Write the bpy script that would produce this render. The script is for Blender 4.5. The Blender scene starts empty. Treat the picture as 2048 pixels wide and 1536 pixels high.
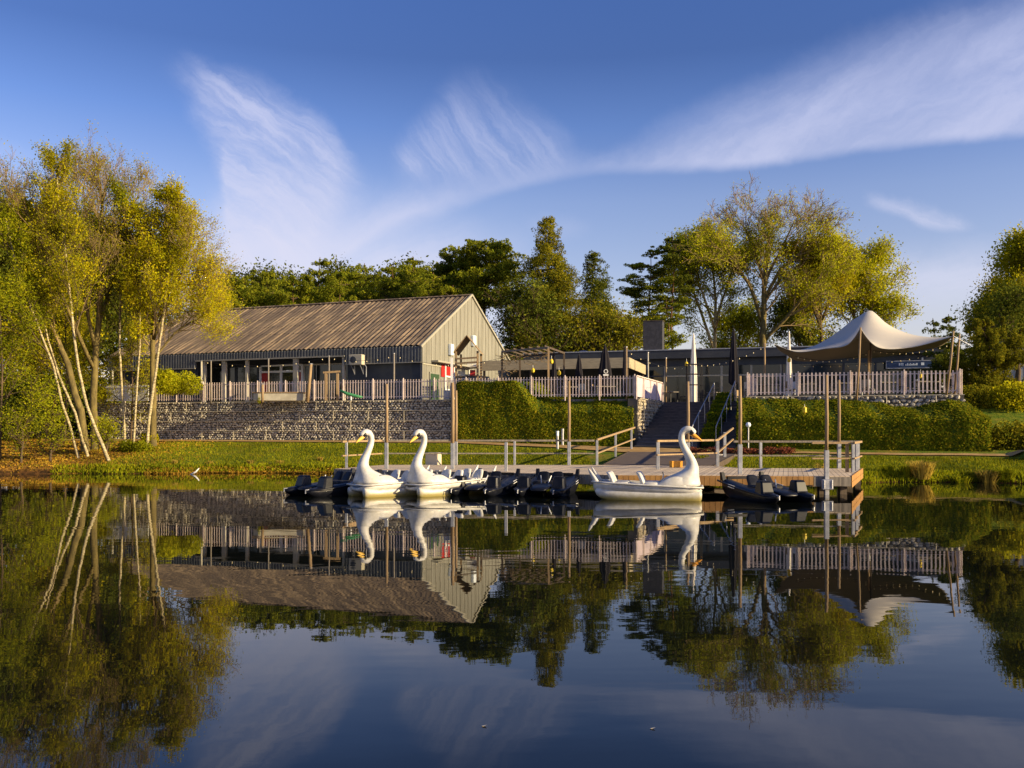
import bpy, bmesh, math, random
import numpy as np
from mathutils import Vector, Matrix
R=math.radians; PI=math.pi
S=bpy.context.scene
# ---------------------------------------------------------------- camera
F=1750.0; CX=1024.0; HY=860.0; EYE=1.9
cam=bpy.data.cameras.new("camera"); camo=bpy.data.objects.new("camera",cam); S.collection.objects.link(camo)
camo.location=(0,0,EYE); camo.rotation_euler=(R(90),0,0)
cam.sensor_width=36; cam.lens=F/2048*36; cam.shift_y=(HY-768)/2048; cam.clip_end=3000; cam.clip_start=.1
S.camera=camo
def P(px,py,d): return Vector(((px-CX)*d/F, d, EYE+(HY-py)*d/F))
def PX(px,d): return (px-CX)*d/F
def PZ(py,d): return EYE+(HY-py)*d/F
# ---------------------------------------------------------------- sun + sky
SUNV=Vector((.917,-.395,.31)).normalized()
SUN_EL=math.asin(SUNV.z); SUN_ROT=math.atan2(SUNV.x,SUNV.y)
sl=bpy.data.lights.new("sun","SUN"); sl.energy=5.0; sl.angle=R(.6); sl.color=(1,.79,.46)
so=bpy.data.objects.new("sun",sl); S.collection.objects.link(so)
so.rotation_euler=(-SUNV).to_track_quat('-Z','Y').to_euler(); so.location=(60,-30,40)
S.view_settings.view_transform='Standard'; S.view_settings.look='None'; S.view_settings.exposure=0.8
S.view_settings.gamma=1
W=bpy.data.worlds.new("World"); S.world=W; W.use_nodes=True
nt=W.node_tree; nt.nodes.clear()
class NX:
    def __init__(s,nt): s.nt=nt
    def n(s,t,**k):
        o=s.nt.nodes.new(t)
        for a,b in k.items(): setattr(o,a,b)
        return o
    def link(s,a,b): s.nt.links.new(a,b)
    def m(s,op,a,b=None,c=None,clamp=False):
        o=s.n('ShaderNodeMath',operation=op,use_clamp=clamp)
        for i,x in enumerate((a,b,c)):
            if x is None: continue
            if isinstance(x,(int,float)): o.inputs[i].default_value=x
            else: s.link(x,o.inputs[i])
        return o.outputs[0]
    def ss(s,x,a,b):
        o=s.n('ShaderNodeMapRange',interpolation_type='SMOOTHSTEP')
        s.link(x,o.inputs[0])
        for i,v in ((1,a),(2,b)): 
            if isinstance(v,(int,float)): o.inputs[i].default_value=v
            else: s.link(v,o.inputs[i])
        return o.outputs[0]
    def comb(s,x,y,z=0):
        o=s.n('ShaderNodeCombineXYZ')
        for i,v in enumerate((x,y,z)):
            if isinstance(v,(int,float)): o.inputs[i].default_value=v
            else: s.link(v,o.inputs[i])
        return o.outputs[0]
    def noise(s,vec,scale,detail=4,rough=.55,dist=0):
        o=s.n('ShaderNodeTexNoise'); 
        if vec is not None: s.link(vec,o.inputs['Vector'])
        o.inputs['Scale'].default_value=scale; o.inputs['Detail'].default_value=detail
        o.inputs['Roughness'].default_value=rough; o.inputs['Distortion'].default_value=dist
        return o.outputs[0]
    def curve(s,x,pts,x0,x1):
        o=s.n('ShaderNodeFloatCurve'); c=o.mapping.curves[0]
        q=[((a-x0)/(x1-x0),b) for a,b in pts]
        while len(c.points)<len(q): c.points.new(.5,.5)
        for p_,(a,b) in zip(c.points,q): p_.location=(a,b*.5+.2)
        o.mapping.update()
        s.link(s.m('DIVIDE',s.m('SUBTRACT',x,x0),x1-x0,clamp=True),o.inputs[1])
        return s.m('MULTIPLY',s.m('SUBTRACT',o.outputs[0],.2),2.0)
    def mix(s,f,a,b,blend='MIX'):
        o=s.n('ShaderNodeMix',data_type='RGBA',blend_type=blend)
        for i,v in ((0,f),(6,a),(7,b)):
            if isinstance(v,(int,float)): o.inputs[i].default_value=v
            elif isinstance(v,tuple): o.inputs[i].default_value=v+(1,) if len(v)==3 else v
            else: s.link(v,o.inputs[i])
        return o.outputs[2]
    def ramp(s,f,stops):
        o=s.n('ShaderNodeValToRGB'); e=o.color_ramp.elements
        while len(e)<len(stops): e.new(.5)
        for x,(p_,c) in zip(e,stops): x.position=p_; x.color=c+(1,)
        s.link(f,o.inputs[0]); return o.outputs[0]
X=NX(nt)
sky=X.n('ShaderNodeTexSky',sky_type='NISHITA'); sky.sun_disc=False; sky.sun_elevation=SUN_EL; sky.sun_rotation=SUN_ROT
sky.altitude=0; sky.air_density=1.2; sky.dust_density=.6; sky.ozone_density=2.5
tc=X.n('ShaderNodeTexCoord'); sp=X.n('ShaderNodeSeparateXYZ'); X.link(tc.outputs['Generated'],sp.inputs[0])
dx,dy,dz=sp.outputs
ys=X.m('MAXIMUM',dy,.08)
U=X.m('ADD',X.m('MULTIPLY',X.m('DIVIDE',dx,ys),1.75),1.024)
V=X.m('SUBTRACT',.86,X.m('MULTIPLY',X.m('DIVIDE',dz,ys),1.75))
uv=X.comb(U,V,0)
w1=X.m('SUBTRACT',X.noise(uv,6,7,.62),.5)
w2=X.m('SUBTRACT',X.noise(X.comb(V,U,3.1),6,7,.62),.5)
Uw=X.m('ADD',U,X.m('MULTIPLY',w1,.085)); Vw=X.m('ADD',V,X.m('MULTIPLY',w2,.085)); Vs=X.m('ADD',V,X.m('MULTIPLY',w2,.025))
def streak(ang,sx,sy,detail=8,seed=0.,rough=.66):
    c,s_=math.cos(R(ang)),math.sin(R(ang))
    a=X.m('ADD',X.m('MULTIPLY',Uw,c),X.m('MULTIPLY',Vw,s_)); b=X.m('SUBTRACT',X.m('MULTIPLY',Vw,c),X.m('MULTIPLY',Uw,s_))
    return X.noise(X.comb(X.m('MULTIPLY',a,sx),X.m('MULTIPLY',b,sy),seed),1,detail,rough,.3)
masks=[]
def cloud(up,low,u0,u1,su,sl_,ang,sx,sy,inten,sb=.45,fadeL=.06,fadeR=.06,seed=0.):
    vu=X.curve(Uw,up,u0,u1); vl=X.curve(Uw,low,u0,u1)
    a=X.ss(X.m('SUBTRACT',Vw,vu),-.01,su); b=X.ss(X.m('SUBTRACT',vl,Vs),-sl_*.3,sl_)
    m=X.m('MULTIPLY',a,b)
    m=X.m('MULTIPLY',m,X.ss(Uw,u0,u0+fadeL))
    if fadeR: m=X.m('MULTIPLY',m,X.ss(X.m('SUBTRACT',u1,Uw),0.,fadeR))
    st=X.ss(streak(ang,sx,sy,seed=seed),.28,.72)
    st=X.m('ADD',X.m('MULTIPLY',st,1-sb),sb)
    masks.append(X.m('MULTIPLY',X.m('MULTIPLY',m,st),inten))
# big wedge opening to the right, with its tail to the lower left
cloud([(.50,.50),(.64,.40),(.80,.345),(1.0,.315),(1.18,.31),(1.3,.24),(1.45,.165),(1.7,.05),(2.1,-.08)],
      [(.50,.60),(.64,.545),(.80,.455),(1.0,.385),(1.2,.35),(1.32,.343),(1.45,.342),(1.7,.31),(2.1,.275)],.48,2.6,.15,.022,-30,2.4,9,.74,.55,.15,.2)
cloud([(.50,.50),(.7,.43),(1.0,.325),(1.2,.30),(1.4,.30),(1.7,.27),(2.1,.235)],
      [(.50,.60),(.7,.52),(1.0,.392),(1.2,.352),(1.4,.345),(1.7,.31),(2.1,.276)],.52,2.15,.06,.02,-14,3,12,.26,.6,.25,.5,seed=2.)
# left wing
cloud([(.30,.112),(.42,.112),(.52,.15),(.60,.19),(.68,.25),(.74,.34),(.80,.42)],
      [(.30,.13),(.36,.18),(.43,.35),(.47,.62),(.6,.60),(.70,.43),(.80,.36)],.29,.80,.07,.14,36,4.0,22,.82,.25,.12,.16,seed=5.)
cloud([(.38,.33),(.5,.30),(.64,.28),(.76,.33)],[(.38,.56),(.5,.60),(.64,.50),(.76,.40)],.38,.78,.14,.14,-30,4.0,11,.50,.4,.08,.12,seed=6.)
# middle fan
cloud([(.76,.29),(.84,.21),(.93,.13),(1.02,.16),(1.10,.22),(1.18,.32)],[(.76,.36),(.84,.37),(.93,.37),(1.02,.37),(1.1,.36),(1.18,.34)],.76,1.19,.14,.05,52,2.6,26,.58,.2,.06,.09,seed=9.)
cloud([(1.70,.385),(1.78,.39),(1.86,.415),(1.96,.45)],[(1.70,.405),(1.78,.43),(1.86,.462),(1.96,.462)],1.71,1.97,.03,.02,18,7,30,.62,.45,.04,.08,seed=12.)
cloud([(1.55,.50),(1.8,.48),(2.0,.465),(2.4,.44)],[(1.55,.64),(1.8,.66),(2.0,.67),(2.4,.70)],1.55,2.7,.10,.12,-8,2,12,.62,.55,.25,.3,seed=14.)
cloud([(1.04,.42),(1.12,.415),(1.21,.44)],[(1.04,.46),(1.12,.48),(1.21,.455)],1.03,1.22,.05,.05,20,4,9,.28,.7,.06,.06,seed=15.)
cloud([(.3,.40),(.6,.36),(.9,.38),(1.1,.42)],[(.3,.80),(.6,.80),(.9,.75),(1.1,.6)],.16,1.16,.18,.12,-22,2,9,.80,.6,.30,.3,seed=17.)
cloud([(-.3,.27),(0,.28),(.1,.31)],[(-.3,.32),(0,.325),(.1,.33)],-.5,.1,.04,.04,12,3,16,.25,.6,.3,.08,seed=18.)
tot=None
for mk in masks: tot=mk if tot is None else X.m('SUBTRACT',X.m('ADD',tot,mk),X.m('MULTIPLY',tot,mk))
tot=X.m('MULTIPLY',tot,X.ss(dy,.12,.3))
tint=X.mix(1.0,sky.outputs[0],(.86,.90,1.22),'MULTIPLY')
elv=X.ss(dz,.02,.46)
deep=X.mix(1.0,tint,X.ramp(dz,[(0.,(.86,.66,.56)),(.12,(.82,.62,.52)),(.25,(.64,.54,.51)),(.325,(.40,.42,.48)),(.39,(.265,.305,.385)),(.47,(.27,.33,.43))]),'MULTIPLY')
deep=X.mix(1.0,deep,(2.,2.,2.),'MULTIPLY')
cc=X.mix(X.ss(dz,0.,.45),(5.6,5.5,6.3),(3.9,4.2,6.0))
col=X.mix(tot,deep,cc)
bg=X.n('ShaderNodeBackground'); bg.inputs[1].default_value=.085; X.link(col,bg.inputs[0])
wo=X.n('ShaderNodeOutputWorld'); X.link(bg.outputs[0],wo.inputs[0])

# ---------------------------------------------------------------- materials
MATS={}
def mat(name,col,rough=.7,spec=.3,metal=0,noise=None,bump=None,rnd=None,coat=0):
    """noise=(col2,scale[,scaleXYZ]) ; bump=(scale,strength,dist) ; rnd=list of colours picked by the per-face value"""
    m=bpy.data.materials.new(name); m.use_nodes=True; x=NX(m.node_tree); b=m.node_tree.nodes['Principled BSDF']
    b.inputs['Base Color'].default_value=col+(1,); b.inputs['Roughness'].default_value=rough
    b.inputs['Specular IOR Level'].default_value=spec; b.inputs['Metallic'].default_value=metal
    if coat: b.inputs['Coat Weight'].default_value=coat
    t=x.n('ShaderNodeTexCoord'); c=None
    if rnd:
        a=x.n('ShaderNodeAttribute',attribute_name='rnd'); k=len(rnd)
        c=x.ramp(a.outputs['Fac'],[(i/(k-1),q) for i,q in enumerate(rnd)])
    if noise:
        mp=x.n('ShaderNodeMapping'); x.link(t.outputs['Object'],mp.inputs[0])
        if len(noise)>2: mp.inputs['Scale'].default_value=noise[2]
        f=x.ss(x.noise(mp.outputs[0],noise[1],6,.6),.35,.65)
        c=x.mix(f,c if c is not None else col,noise[0])
    if c is not None: x.link(c,b.inputs['Base Color'])
    if bump:
        bp=x.n('ShaderNodeBump'); bp.inputs['Strength'].default_value=bump[1]; bp.inputs['Distance'].default_value=bump[2]
        x.link(x.noise(t.outputs['Object'],bump[0],5),bp.inputs['Height']); x.link(bp.outputs[0],b.inputs['Normal'])
    MATS[name]=m; return m
def leafmat(name,cols,trans=.4,scale=.5,var=.45):
    m=bpy.data.materials.new(name); m.use_nodes=True; x=NX(m.node_tree); m.node_tree.nodes.clear()
    a=x.n('ShaderNodeAttribute',attribute_name='rnd'); k=len(cols)
    c=x.ramp(a.outputs['Fac'],[(i/(k-1),q) for i,q in enumerate(cols)])
    g=x.n('ShaderNodeNewGeometry')
    f=x.noise(g.outputs['Position'],scale,3)
    c=x.mix(1.,c,x.ramp(f,[(.3,(1-var,1-var,1-var)),(.7,(1+var,1+var*.8,1.))]),'MULTIPLY')
    d=x.n('ShaderNodeBsdfDiffuse'); tr=x.n('ShaderNodeBsdfTranslucent'); x.link(c,d.inputs[0]); x.link(c,tr.inputs[0])
    mx=x.n('ShaderNodeMixShader'); mx.inputs[0].default_value=trans; x.link(d.outputs[0],mx.inputs[1]); x.link(tr.outputs[0],mx.inputs[2])
    o=x.n('ShaderNodeOutputMaterial'); x.link(mx.outputs[0],o.inputs[0]); MATS[name]=m; return m
M=MATS
mat('white_gel',(.62,.61,.57),.42,.35,noise=((.50,.485,.43),5.),coat=.1)
mat('black_gel',(.005,.006,.010),.35,.22,noise=((.010,.011,.016),6.))
mat('black_soft',(.018,.018,.022),.6,.3)
mat('beak',(.78,.34,.03),.4,.4); mat('eye_patch',(.012,.012,.014),.4)
mat('wood_light',(.36,.25,.13),.75,.2,noise=((.24,.17,.10),3.,(8,8,.6)))
mat('wood_grey',(.27,.235,.19),.8,.2,noise=((.17,.15,.125),3.,(6,6,.6)))
mat('wood_dark',(.07,.052,.04),.8,.2,noise=((.11,.085,.06),3.,(6,6,.6)))
mat('wood_orange',(.42,.23,.075),.7,.2,noise=((.27,.14,.05),2.5,(1,1,.25)))
mat('galv',(.42,.43,.45),.45,.4,.6,noise=((.3,.31,.33),5.))
mat('fence_paint',(.74,.62,.55),.55,.3,noise=((.58,.48,.43),3.))
mat('fence_cloth',(.62,.52,.54),.8,.2,noise=((.5,.42,.46),1.5))
mat('fascia_black',(.022,.026,.036),.5,.4,noise=((.035,.04,.05),1.))
mat('facade_dark',(.035,.042,.055),.6,.3,noise=((.05,.06,.07),1.2))
mat('corrugated',(.075,.085,.095),.5,.4,noise=((.11,.12,.125),2.))
mat('panel_beige',(.25,.245,.205),.65,.25,noise=((.19,.185,.15),1.6,(1,2.5,.25)))
mat('trim_light',(.34,.32,.25),.6,.3)
mat('column_paint',(.50,.47,.37),.6,.3,noise=((.38,.35,.27),2.))
mat('door_red',(.38,.02,.015),.5,.4)
mat('white_paint',(.72,.72,.70),.5,.4)
mat('lamp_white',(.80,.88,.92),.35,.5)
mat('ac_cream',(.50,.46,.34),.5,.4)
mat('glass_dark',(.012,.018,.018),.06,.6)
mat('canopy_cream',(.45,.38,.24),.7,.2,noise=((.36,.30,.19),2.,(1,1,8)))
mat('brick_dark',(.04,.042,.05),.8,.2,noise=((.06,.06,.07),6.),bump=(12,.4,.02))
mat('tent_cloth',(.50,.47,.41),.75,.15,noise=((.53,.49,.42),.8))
mat('parasol_black',(.022,.02,.024),.85,.1); mat('parasol_white',(.78,.72,.60),.8,.1)
mat('lantern_yellow',(.70,.52,.03),.5); mat('bulb',(.85,.72,.42),.3,.5)
mat('stair_grey',(.075,.072,.08),.85,.2,noise=((.11,.105,.11),3.))
mat('ramp_boards',(.15,.12,.10),.85,.15,noise=((.10,.08,.07),3.,(1,8,1)))
mat('deck_boards',(.74,.60,.42),.8,.2,noise=((.60,.48,.33),3.,(.6,6,1)))
mat('stone',(.2,.2,.2),.85,.2,rnd=[(.22,.205,.18),(.36,.335,.28),(.48,.44,.35),(.58,.53,.42),(.32,.30,.26)],bump=(20,.5,.02))
mat('stone_warm',(.2,.2,.2),.85,.2,rnd=[(.30,.25,.18),(.42,.36,.26),(.5,.43,.3),(.36,.3,.22)],bump=(20,.5,.02))
mat('cage_wire',(.50,.45,.33),.6,.3,.1); mat('gabion_core',(.11,.10,.085),.9)
mat('sign_blue',(.02,.045,.11),.4,.4); mat('sign_mark',(.62,.68,.74),.5)
mat('green_plastic',(.05,.22,.09),.5); mat('heather',(.18,.05,.05),.9)
mat('box_cream',(.62,.55,.40),.5,.3); mat('orange_plastic',(.7,.33,.04),.5)
mat('grey_shed',(.30,.32,.36),.6,.3,noise=((.24,.26,.3),1.,(1,1,.2)))
mat('rock',(.5,.46,.38),.85,.2,bump=(8,.6,.05))
mat('bark_white',(.54,.46,.27),.85,.1,noise=((.20,.16,.08),5.,(1.5,1.5,3.5)))
mat('bark_olive',(.20,.155,.055),.9,.1,noise=((.10,.08,.035),5.,(1,1,.4)),bump=(15,.6,.03))
mat('bark_brown',(.12,.085,.05),.9,.1,noise=((.07,.05,.03),5.,(1,1,.4)),bump=(12,.6,.03))
mat('bark_pine',(.17,.09,.045),.9,.1,noise=((.09,.05,.03),4.,(1,1,.4)))
mat('twig',(.25,.18,.09),.9,.1)
leafmat('leaf_birch',[(.27,.31,.014),(.42,.41,.018),(.52,.45,.018),(.33,.36,.016)],.55)
leafmat('leaf_gold',[(.38,.41,.014),(.54,.53,.016),(.60,.49,.016),(.42,.45,.016)],.55)
leafmat('leaf_fresh',[(.17,.22,.012),(.26,.30,.015),(.36,.35,.018),(.19,.24,.013)],.5)
leafmat('leaf_dark',[(.06,.085,.014),(.10,.13,.018),(.16,.17,.024),(.08,.11,.018)],.3)
leafmat('leaf_pine',[(.11,.16,.016),(.19,.23,.020),(.28,.28,.024),(.15,.19,.018)],.35)
leafmat('leaf_spruce',[(.10,.125,.014),(.18,.19,.018),(.30,.26,.020),(.13,.145,.016)],.35)
leafmat('leaf_yellowgreen',[(.28,.33,.014),(.42,.45,.02),(.52,.50,.024),(.34,.38,.018)],.5)
leafmat('leaf_orange',[(.34,.33,.012),(.46,.42,.014),(.42,.40,.016),(.50,.40,.012)],.5)
leafmat('leaf_hedge',[(.065,.09,.006),(.10,.13,.008),(.16,.17,.010),(.25,.20,.012)],.0,1.2,.35)
leafmat('leaf_hedge_bright',[(.10,.18,.006),(.17,.23,.008),(.24,.28,.010),(.26,.22,.012)],.35,1.2,.3)
leafmat('leaf_grass',[(.11,.15,.008),(.17,.20,.012),(.27,.25,.014),(.13,.16,.010)],.3,.5,.4)
leafmat('leaf_straw',[(.42,.30,.07),(.55,.42,.10),(.30,.26,.06),(.48,.36,.08)],.4)
leafmat('leaf_litter',[(.26,.15,.025),(.34,.20,.03),(.18,.11,.02),(.36,.26,.04)],.2)
leafmat('leaf_heather',[(.16,.05,.04),(.24,.08,.06),(.12,.06,.03)],.2)
# ---------------------------------------------------------------- mesh helpers
COL=S.collection
def unit(v): return v.normalized() if v.length>1e-9 else Vector((0,0,1))
class MB:
    def __init__(s): s.v=[]; s.f=[]
    def add(s,vs,fs):
        o=len(s.v); s.v+=[tuple(q) for q in vs]; s.f+=[tuple(i+o for i in f) for f in fs]; return s
    def box(s,x0,x1,y0,y1,z0,z1,M_=None):
        vs=[Vector((x,y,z)) for z in (z0,z1) for y in (y0,y1) for x in (x0,x1)]
        if M_ is not None: vs=[M_@q for q in vs]
        return s.add(vs,[(0,2,3,1),(4,5,7,6),(0,1,5,4),(2,6,7,3),(0,4,6,2),(1,3,7,5)])
    def bbox(s,x0,x1,y0,y1,z0,z1,b=.02,M_=None):   # chamfered box
        pts=[]
        for (z,i) in ((z0,b),(z0+b,0),(z1-b,0),(z1,b)):
            c=b
            xa,xb,ya,yb=x0+i,x1-i,y0+i,y1-i
            pts.append([Vector(q+(z,)) for q in ((xa+c,ya),(xb-c,ya),(xb,ya+c),(xb,yb-c),(xb-c,yb),(xa+c,yb),(xa,yb-c),(xa,ya+c))])
        if M_ is not None: pts=[[M_@q for q in r] for r in pts]
        return s.loft(pts)
    def loft(s,rings,cap=True,close=True):
        n=len(rings[0]); vs=[q for r in rings for q in r]; fs=[]
        for i in range(len(rings)-1):
            for j in range(n if close else n-1):
                a=i*n+j; b=i*n+(j+1)%n; fs.append((a,b,b+n,a+n))
        if cap: fs.append(tuple(range(n-1,-1,-1))); fs.append(tuple((len(rings)-1)*n+j for j in range(n)))
        return s.add(vs,fs)
    def tube(s,pts,rad,n=6,cap=True):
        pts=[Vector(p) for p in pts]
        if isinstance(rad,(int,float)): rad=[rad]*len(pts)
        rings=[]; up=Vector((0,0,1))
        for i,p in enumerate(pts):
            t=unit(pts[min(i+1,len(pts)-1)]-pts[max(i-1,0)])
            if i==0: a=unit(t.cross(up if abs(t.z)<.95 else Vector((1,0,0))))
            else: a=unit(a-t*a.dot(t))
            b=t.cross(a); rings.append([p+(a*math.cos(2*PI*k/n)+b*math.sin(2*PI*k/n))*rad[i] for k in range(n)])
        return s.loft(rings,cap)
    def bar(s,a,b,w,h=None):
        a=Vector(a); b=Vector(b); h=h or w; t=unit(b-a); u=unit(t.cross(Vector((0,0,1)) if abs(t.z)<.95 else Vector((0,1,0)))); v=u.cross(t)
        return s.loft([[p+u*w/2*i+v*h/2*j for i,j in ((-1,-1),(1,-1),(1,1),(-1,1))] for p in (a,b)])
    def lathe(s,prof,n=16,fold=0,c=(0,0)):
        rings=[]
        for r,z in prof:
            rings.append([Vector((c[0]+r*(1-fold*(k%2))*math.cos(2*PI*k/n),c[1]+r*(1-fold*(k%2))*math.sin(2*PI*k/n),z)) for k in range(n)])
        return s.loft(rings)
    def obj(s,name,m,parent=None,smooth=False,sub=0,bevel=0,recalc=True):
        me=bpy.data.meshes.new(name); me.from_pydata(s.v,[],s.f)
        if recalc:
            bm=bmesh.new(); bm.from_mesh(me); bmesh.ops.recalc_face_normals(bm,faces=bm.faces); bm.to_mesh(me); bm.free()
        o=bpy.data.objects.new(name,me); COL.objects.link(o)
        me.materials.append(M[m] if isinstance(m,str) else m)
        if smooth: me.polygons.foreach_set('use_smooth',[True]*len(me.polygons))
        if sub: md=o.modifiers.new('subsurf','SUBSURF'); md.levels=sub; md.render_levels=sub
        if parent is not None: o.parent=parent
        return o
def tag(o,label=None,cat=None,group=None,kind=None):
    if label: o['label']=label
    if cat: o['category']=cat
    if group: o['group']=group
    if kind: o['kind']=kind
    return o
def thing(name,label,cat,loc=(0,0,0),rz=0,group=None):
    o=bpy.data.objects.new(name,None); COL.objects.link(o); o.location=loc; o.rotation_euler=(0,0,rz); o.empty_display_size=.3
    return tag(o,label,cat,group)
CH={}
def dup(root,loc,rz=0,label=None,scale=None):
    def cp(o,par):
        c=o.copy(); COL.objects.link(c); c.parent=par
        for h in [q for q in bpy.data.objects if q.parent==o]: cp(h,c)
        return c
    r=cp(root,None); r.location=loc; r.rotation_euler=(0,0,rz)
    if scale: r.scale=scale
    if label: r['label']=label
    return r
rs=np.random.RandomState(7)
def quads(name,c,size,m,parent=None,aspect=.55,up=None,jit=.55,vertical=0,seed=1,nrm=None):
    """many small leaf-shaped quads; c (N,3) centres"""
    rg=np.random.RandomState(seed); c=np.asarray(c,dtype=np.float64); N=len(c)
    a=rg.normal(size=(N,3)); 
    if vertical: a[:,:2]*=(1-vertical); a[:,2]=np.abs(a[:,2])+vertical
    a/=np.linalg.norm(a,axis=1)[:,None]
    if nrm is not None:
        nn=nrm+rg.normal(size=(N,3))*.20; nn/=np.linalg.norm(nn,axis=1)[:,None]; a=a-nn*(a*nn).sum(1)[:,None]; a/=np.linalg.norm(a,axis=1)[:,None]
    b=rg.normal(size=(N,3)) if nrm is None else nn; b=np.cross(a,b); b/=np.linalg.norm(b,axis=1)[:,None]+1e-9
    s=(size*(1+jit*rg.uniform(-1,1,N)))[:,None]
    v=np.stack([c-a*s,c+b*s*aspect,c+a*s,c-b*s*aspect],1).reshape(-1,3)
    me=bpy.data.meshes.new(name); me.vertices.add(4*N); me.vertices.foreach_set('co',v.ravel())
    me.loops.add(4*N); me.loops.foreach_set('vertex_index',np.arange(4*N,dtype=np.int32))
    me.polygons.add(N); me.polygons.foreach_set('loop_start',np.arange(0,4*N,4,dtype=np.int32)); me.polygons.foreach_set('loop_total',np.full(N,4,dtype=np.int32))
    at=me.attributes.new('rnd','FLOAT','FACE'); at.data.foreach_set('value',rg.uniform(0,1,N).astype(np.float32))
    me.update(calc_edges=True); me.materials.append(M[m])
    o=bpy.data.objects.new(name,me); COL.objects.link(o)
    if parent is not None: o.parent=parent
    return o
# ---------------------------------------------------------------- terrain
def Yl(x): return 45.5-.283*(x+3.2)
TH=-math.atan(.283)
UST=np.array([.94,-.342]); VST=np.array([.342,.94]); S0=np.array([5.75,41.5])
def shoreY(x): return np.interp(x,[-200,-40,-24,-10,-3,3,8,12,20,26,200],[36,36.5,37.4,38.6,37.2,36,34,31.9,31.2,30.6,30.2])
def sstep(a,b,x): t=np.clip((x-a)/(b-a),0,1); return t*t*(3-2*t)
def ground(x,y):
    x=np.asarray(x,float); y=np.asarray(y,float)
    sy=shoreY(x)+.25*np.sin(x*.9)+.15*np.sin(x*2.3+1); s=y-sy
    zb=np.interp(x,[-60,-24,-3,5,12,20,60],[1.5,1.32,1.28,1.05,1.05,1.05,1.3])
    yl=Yl(x)
    z=np.where(s<0,np.maximum(-1.4,s*.9),.26*sstep(0,.5,s)+(zb-.26)*np.clip((s-.3)/np.maximum(yl-sy-2.6,1),0,1))
    # beyond the ends of the terrace
    zr=zb+sstep(0,7,y-yl+1.5)*2.0; zl=zb+np.clip((y-yl)/40,0,1)*2.0
    u=(x-S0[0])*UST[0]+(y-S0[1])*UST[1]; v=(x-S0[0])*VST[0]+(y-S0[1])*VST[1]
    plate=(x>-24.6)&(x<20.3)&(y>yl+.45)&~((u<-.0)&(u>-.6)&(v<8.6)&(v>-1.5))
    stairs=(u>-.15)&(u<5.25)&(v<8.6)&(v>-1.5)
    side=(u<=-.15)&(u>-.6)&(v<8.6)&(v>-1.5)
    zs=np.clip(zb-.12+np.clip((v-.6)/8.2,0,1)*2.3,0,3.3)
    back=sstep(0,40,y-70)*1.5
    z=np.where(s<0,z,np.where(plate&~stairs,3.45+back,z))
    z=np.where(plate&stairs,np.minimum(zs,3.3),z)
    z=np.where((x>=20.3)&(s>3),np.maximum(z,zr+back)+.06*np.sin(x*1.1)*np.sin(y*.9),z)
    z=np.where((x<=-24.6)&(y>yl),zl+back,z)
    return z
def gz(x,y): return float(ground(np.array([x]),np.array([y]))[0])
xs=np.unique(np.concatenate([np.linspace(-1500,-60,14),np.linspace(-60,-30,31),np.linspace(-30,30,241),np.linspace(30,60,31),np.linspace(60,1500,14)]))
yy=np.unique(np.concatenate([np.linspace(24,29,6),np.linspace(29,56,136),np.linspace(56,120,33),np.linspace(120,2000,14)]))
gx,gy=np.meshgrid(xs,yy); gzv=ground(gx,gy)
nx_,ny_=len(xs),len(yy)
me=bpy.data.meshes.new('ground'); me.from_pydata(np.stack([gx,gy,gzv],-1).reshape(-1,3).tolist(),[],[(j*nx_+i,j*nx_+i+1,(j+1)*nx_+i+1,(j+1)*nx_+i) for j in range(ny_-1) for i in range(nx_-1)])
me.polygons.foreach_set('use_smooth',[True]*len(me.polygons))
go=bpy.data.objects.new('ground',me); COL.objects.link(go); tag(go,kind='structure')
m=bpy.data.materials.new('ground'); m.use_nodes=True; x=NX(m.node_tree); b=m.node_tree.nodes['Principled BSDF']; b.inputs['Roughness'].default_value=.95; b.inputs['Specular IOR Level'].default_value=.1
g=x.n('ShaderNodeNewGeometry'); s3=x.n('ShaderNodeSeparateXYZ'); x.link(g.outputs['Position'],s3.inputs[0])
n1=x.noise(g.outputs['Position'],.7,5); n2=x.noise(g.outputs['Position'],5,5)
grass=x.mix(x.ss(n2,.35,.7),(.075,.13,.010),(.17,.19,.016)); grass=x.mix(x.ss(n1,.5,.75),grass,(.26,.18,.03))
litter=x.mix(x.ss(n2,.35,.65),(.16,.075,.015),(.34,.18,.03))
xl=x.m('ADD',s3.outputs[0],x.m('MULTIPLY',x.m('SUBTRACT',n1,.5),5))
c=x.mix(x.ss(xl,-19.5,-16.5),litter,grass)
soil=x.mix(x.ss(n2,.3,.7),(.035,.02,.008),(.14,.065,.018))
zz=x.m('ADD',s3.outputs[2],x.m('MULTIPLY',x.m('SUBTRACT',n2,.5),.25))
c=x.mix(x.ss(zz,.10,.27),soil,c); c=x.mix(x.ss(s3.outputs[2],3.3,3.4),c,(.22,.2,.18))
x.link(c,b.inputs['Base Color']); bp=x.n('ShaderNodeBump'); bp.inputs['Strength'].default_value=.9; bp.inputs['Distance'].default_value=.08
x.link(x.noise(g.outputs['Position'],9,6,.7),bp.inputs['Height']); x.link(bp.outputs[0],b.inputs['Normal']); me.materials.append(m)
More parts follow.
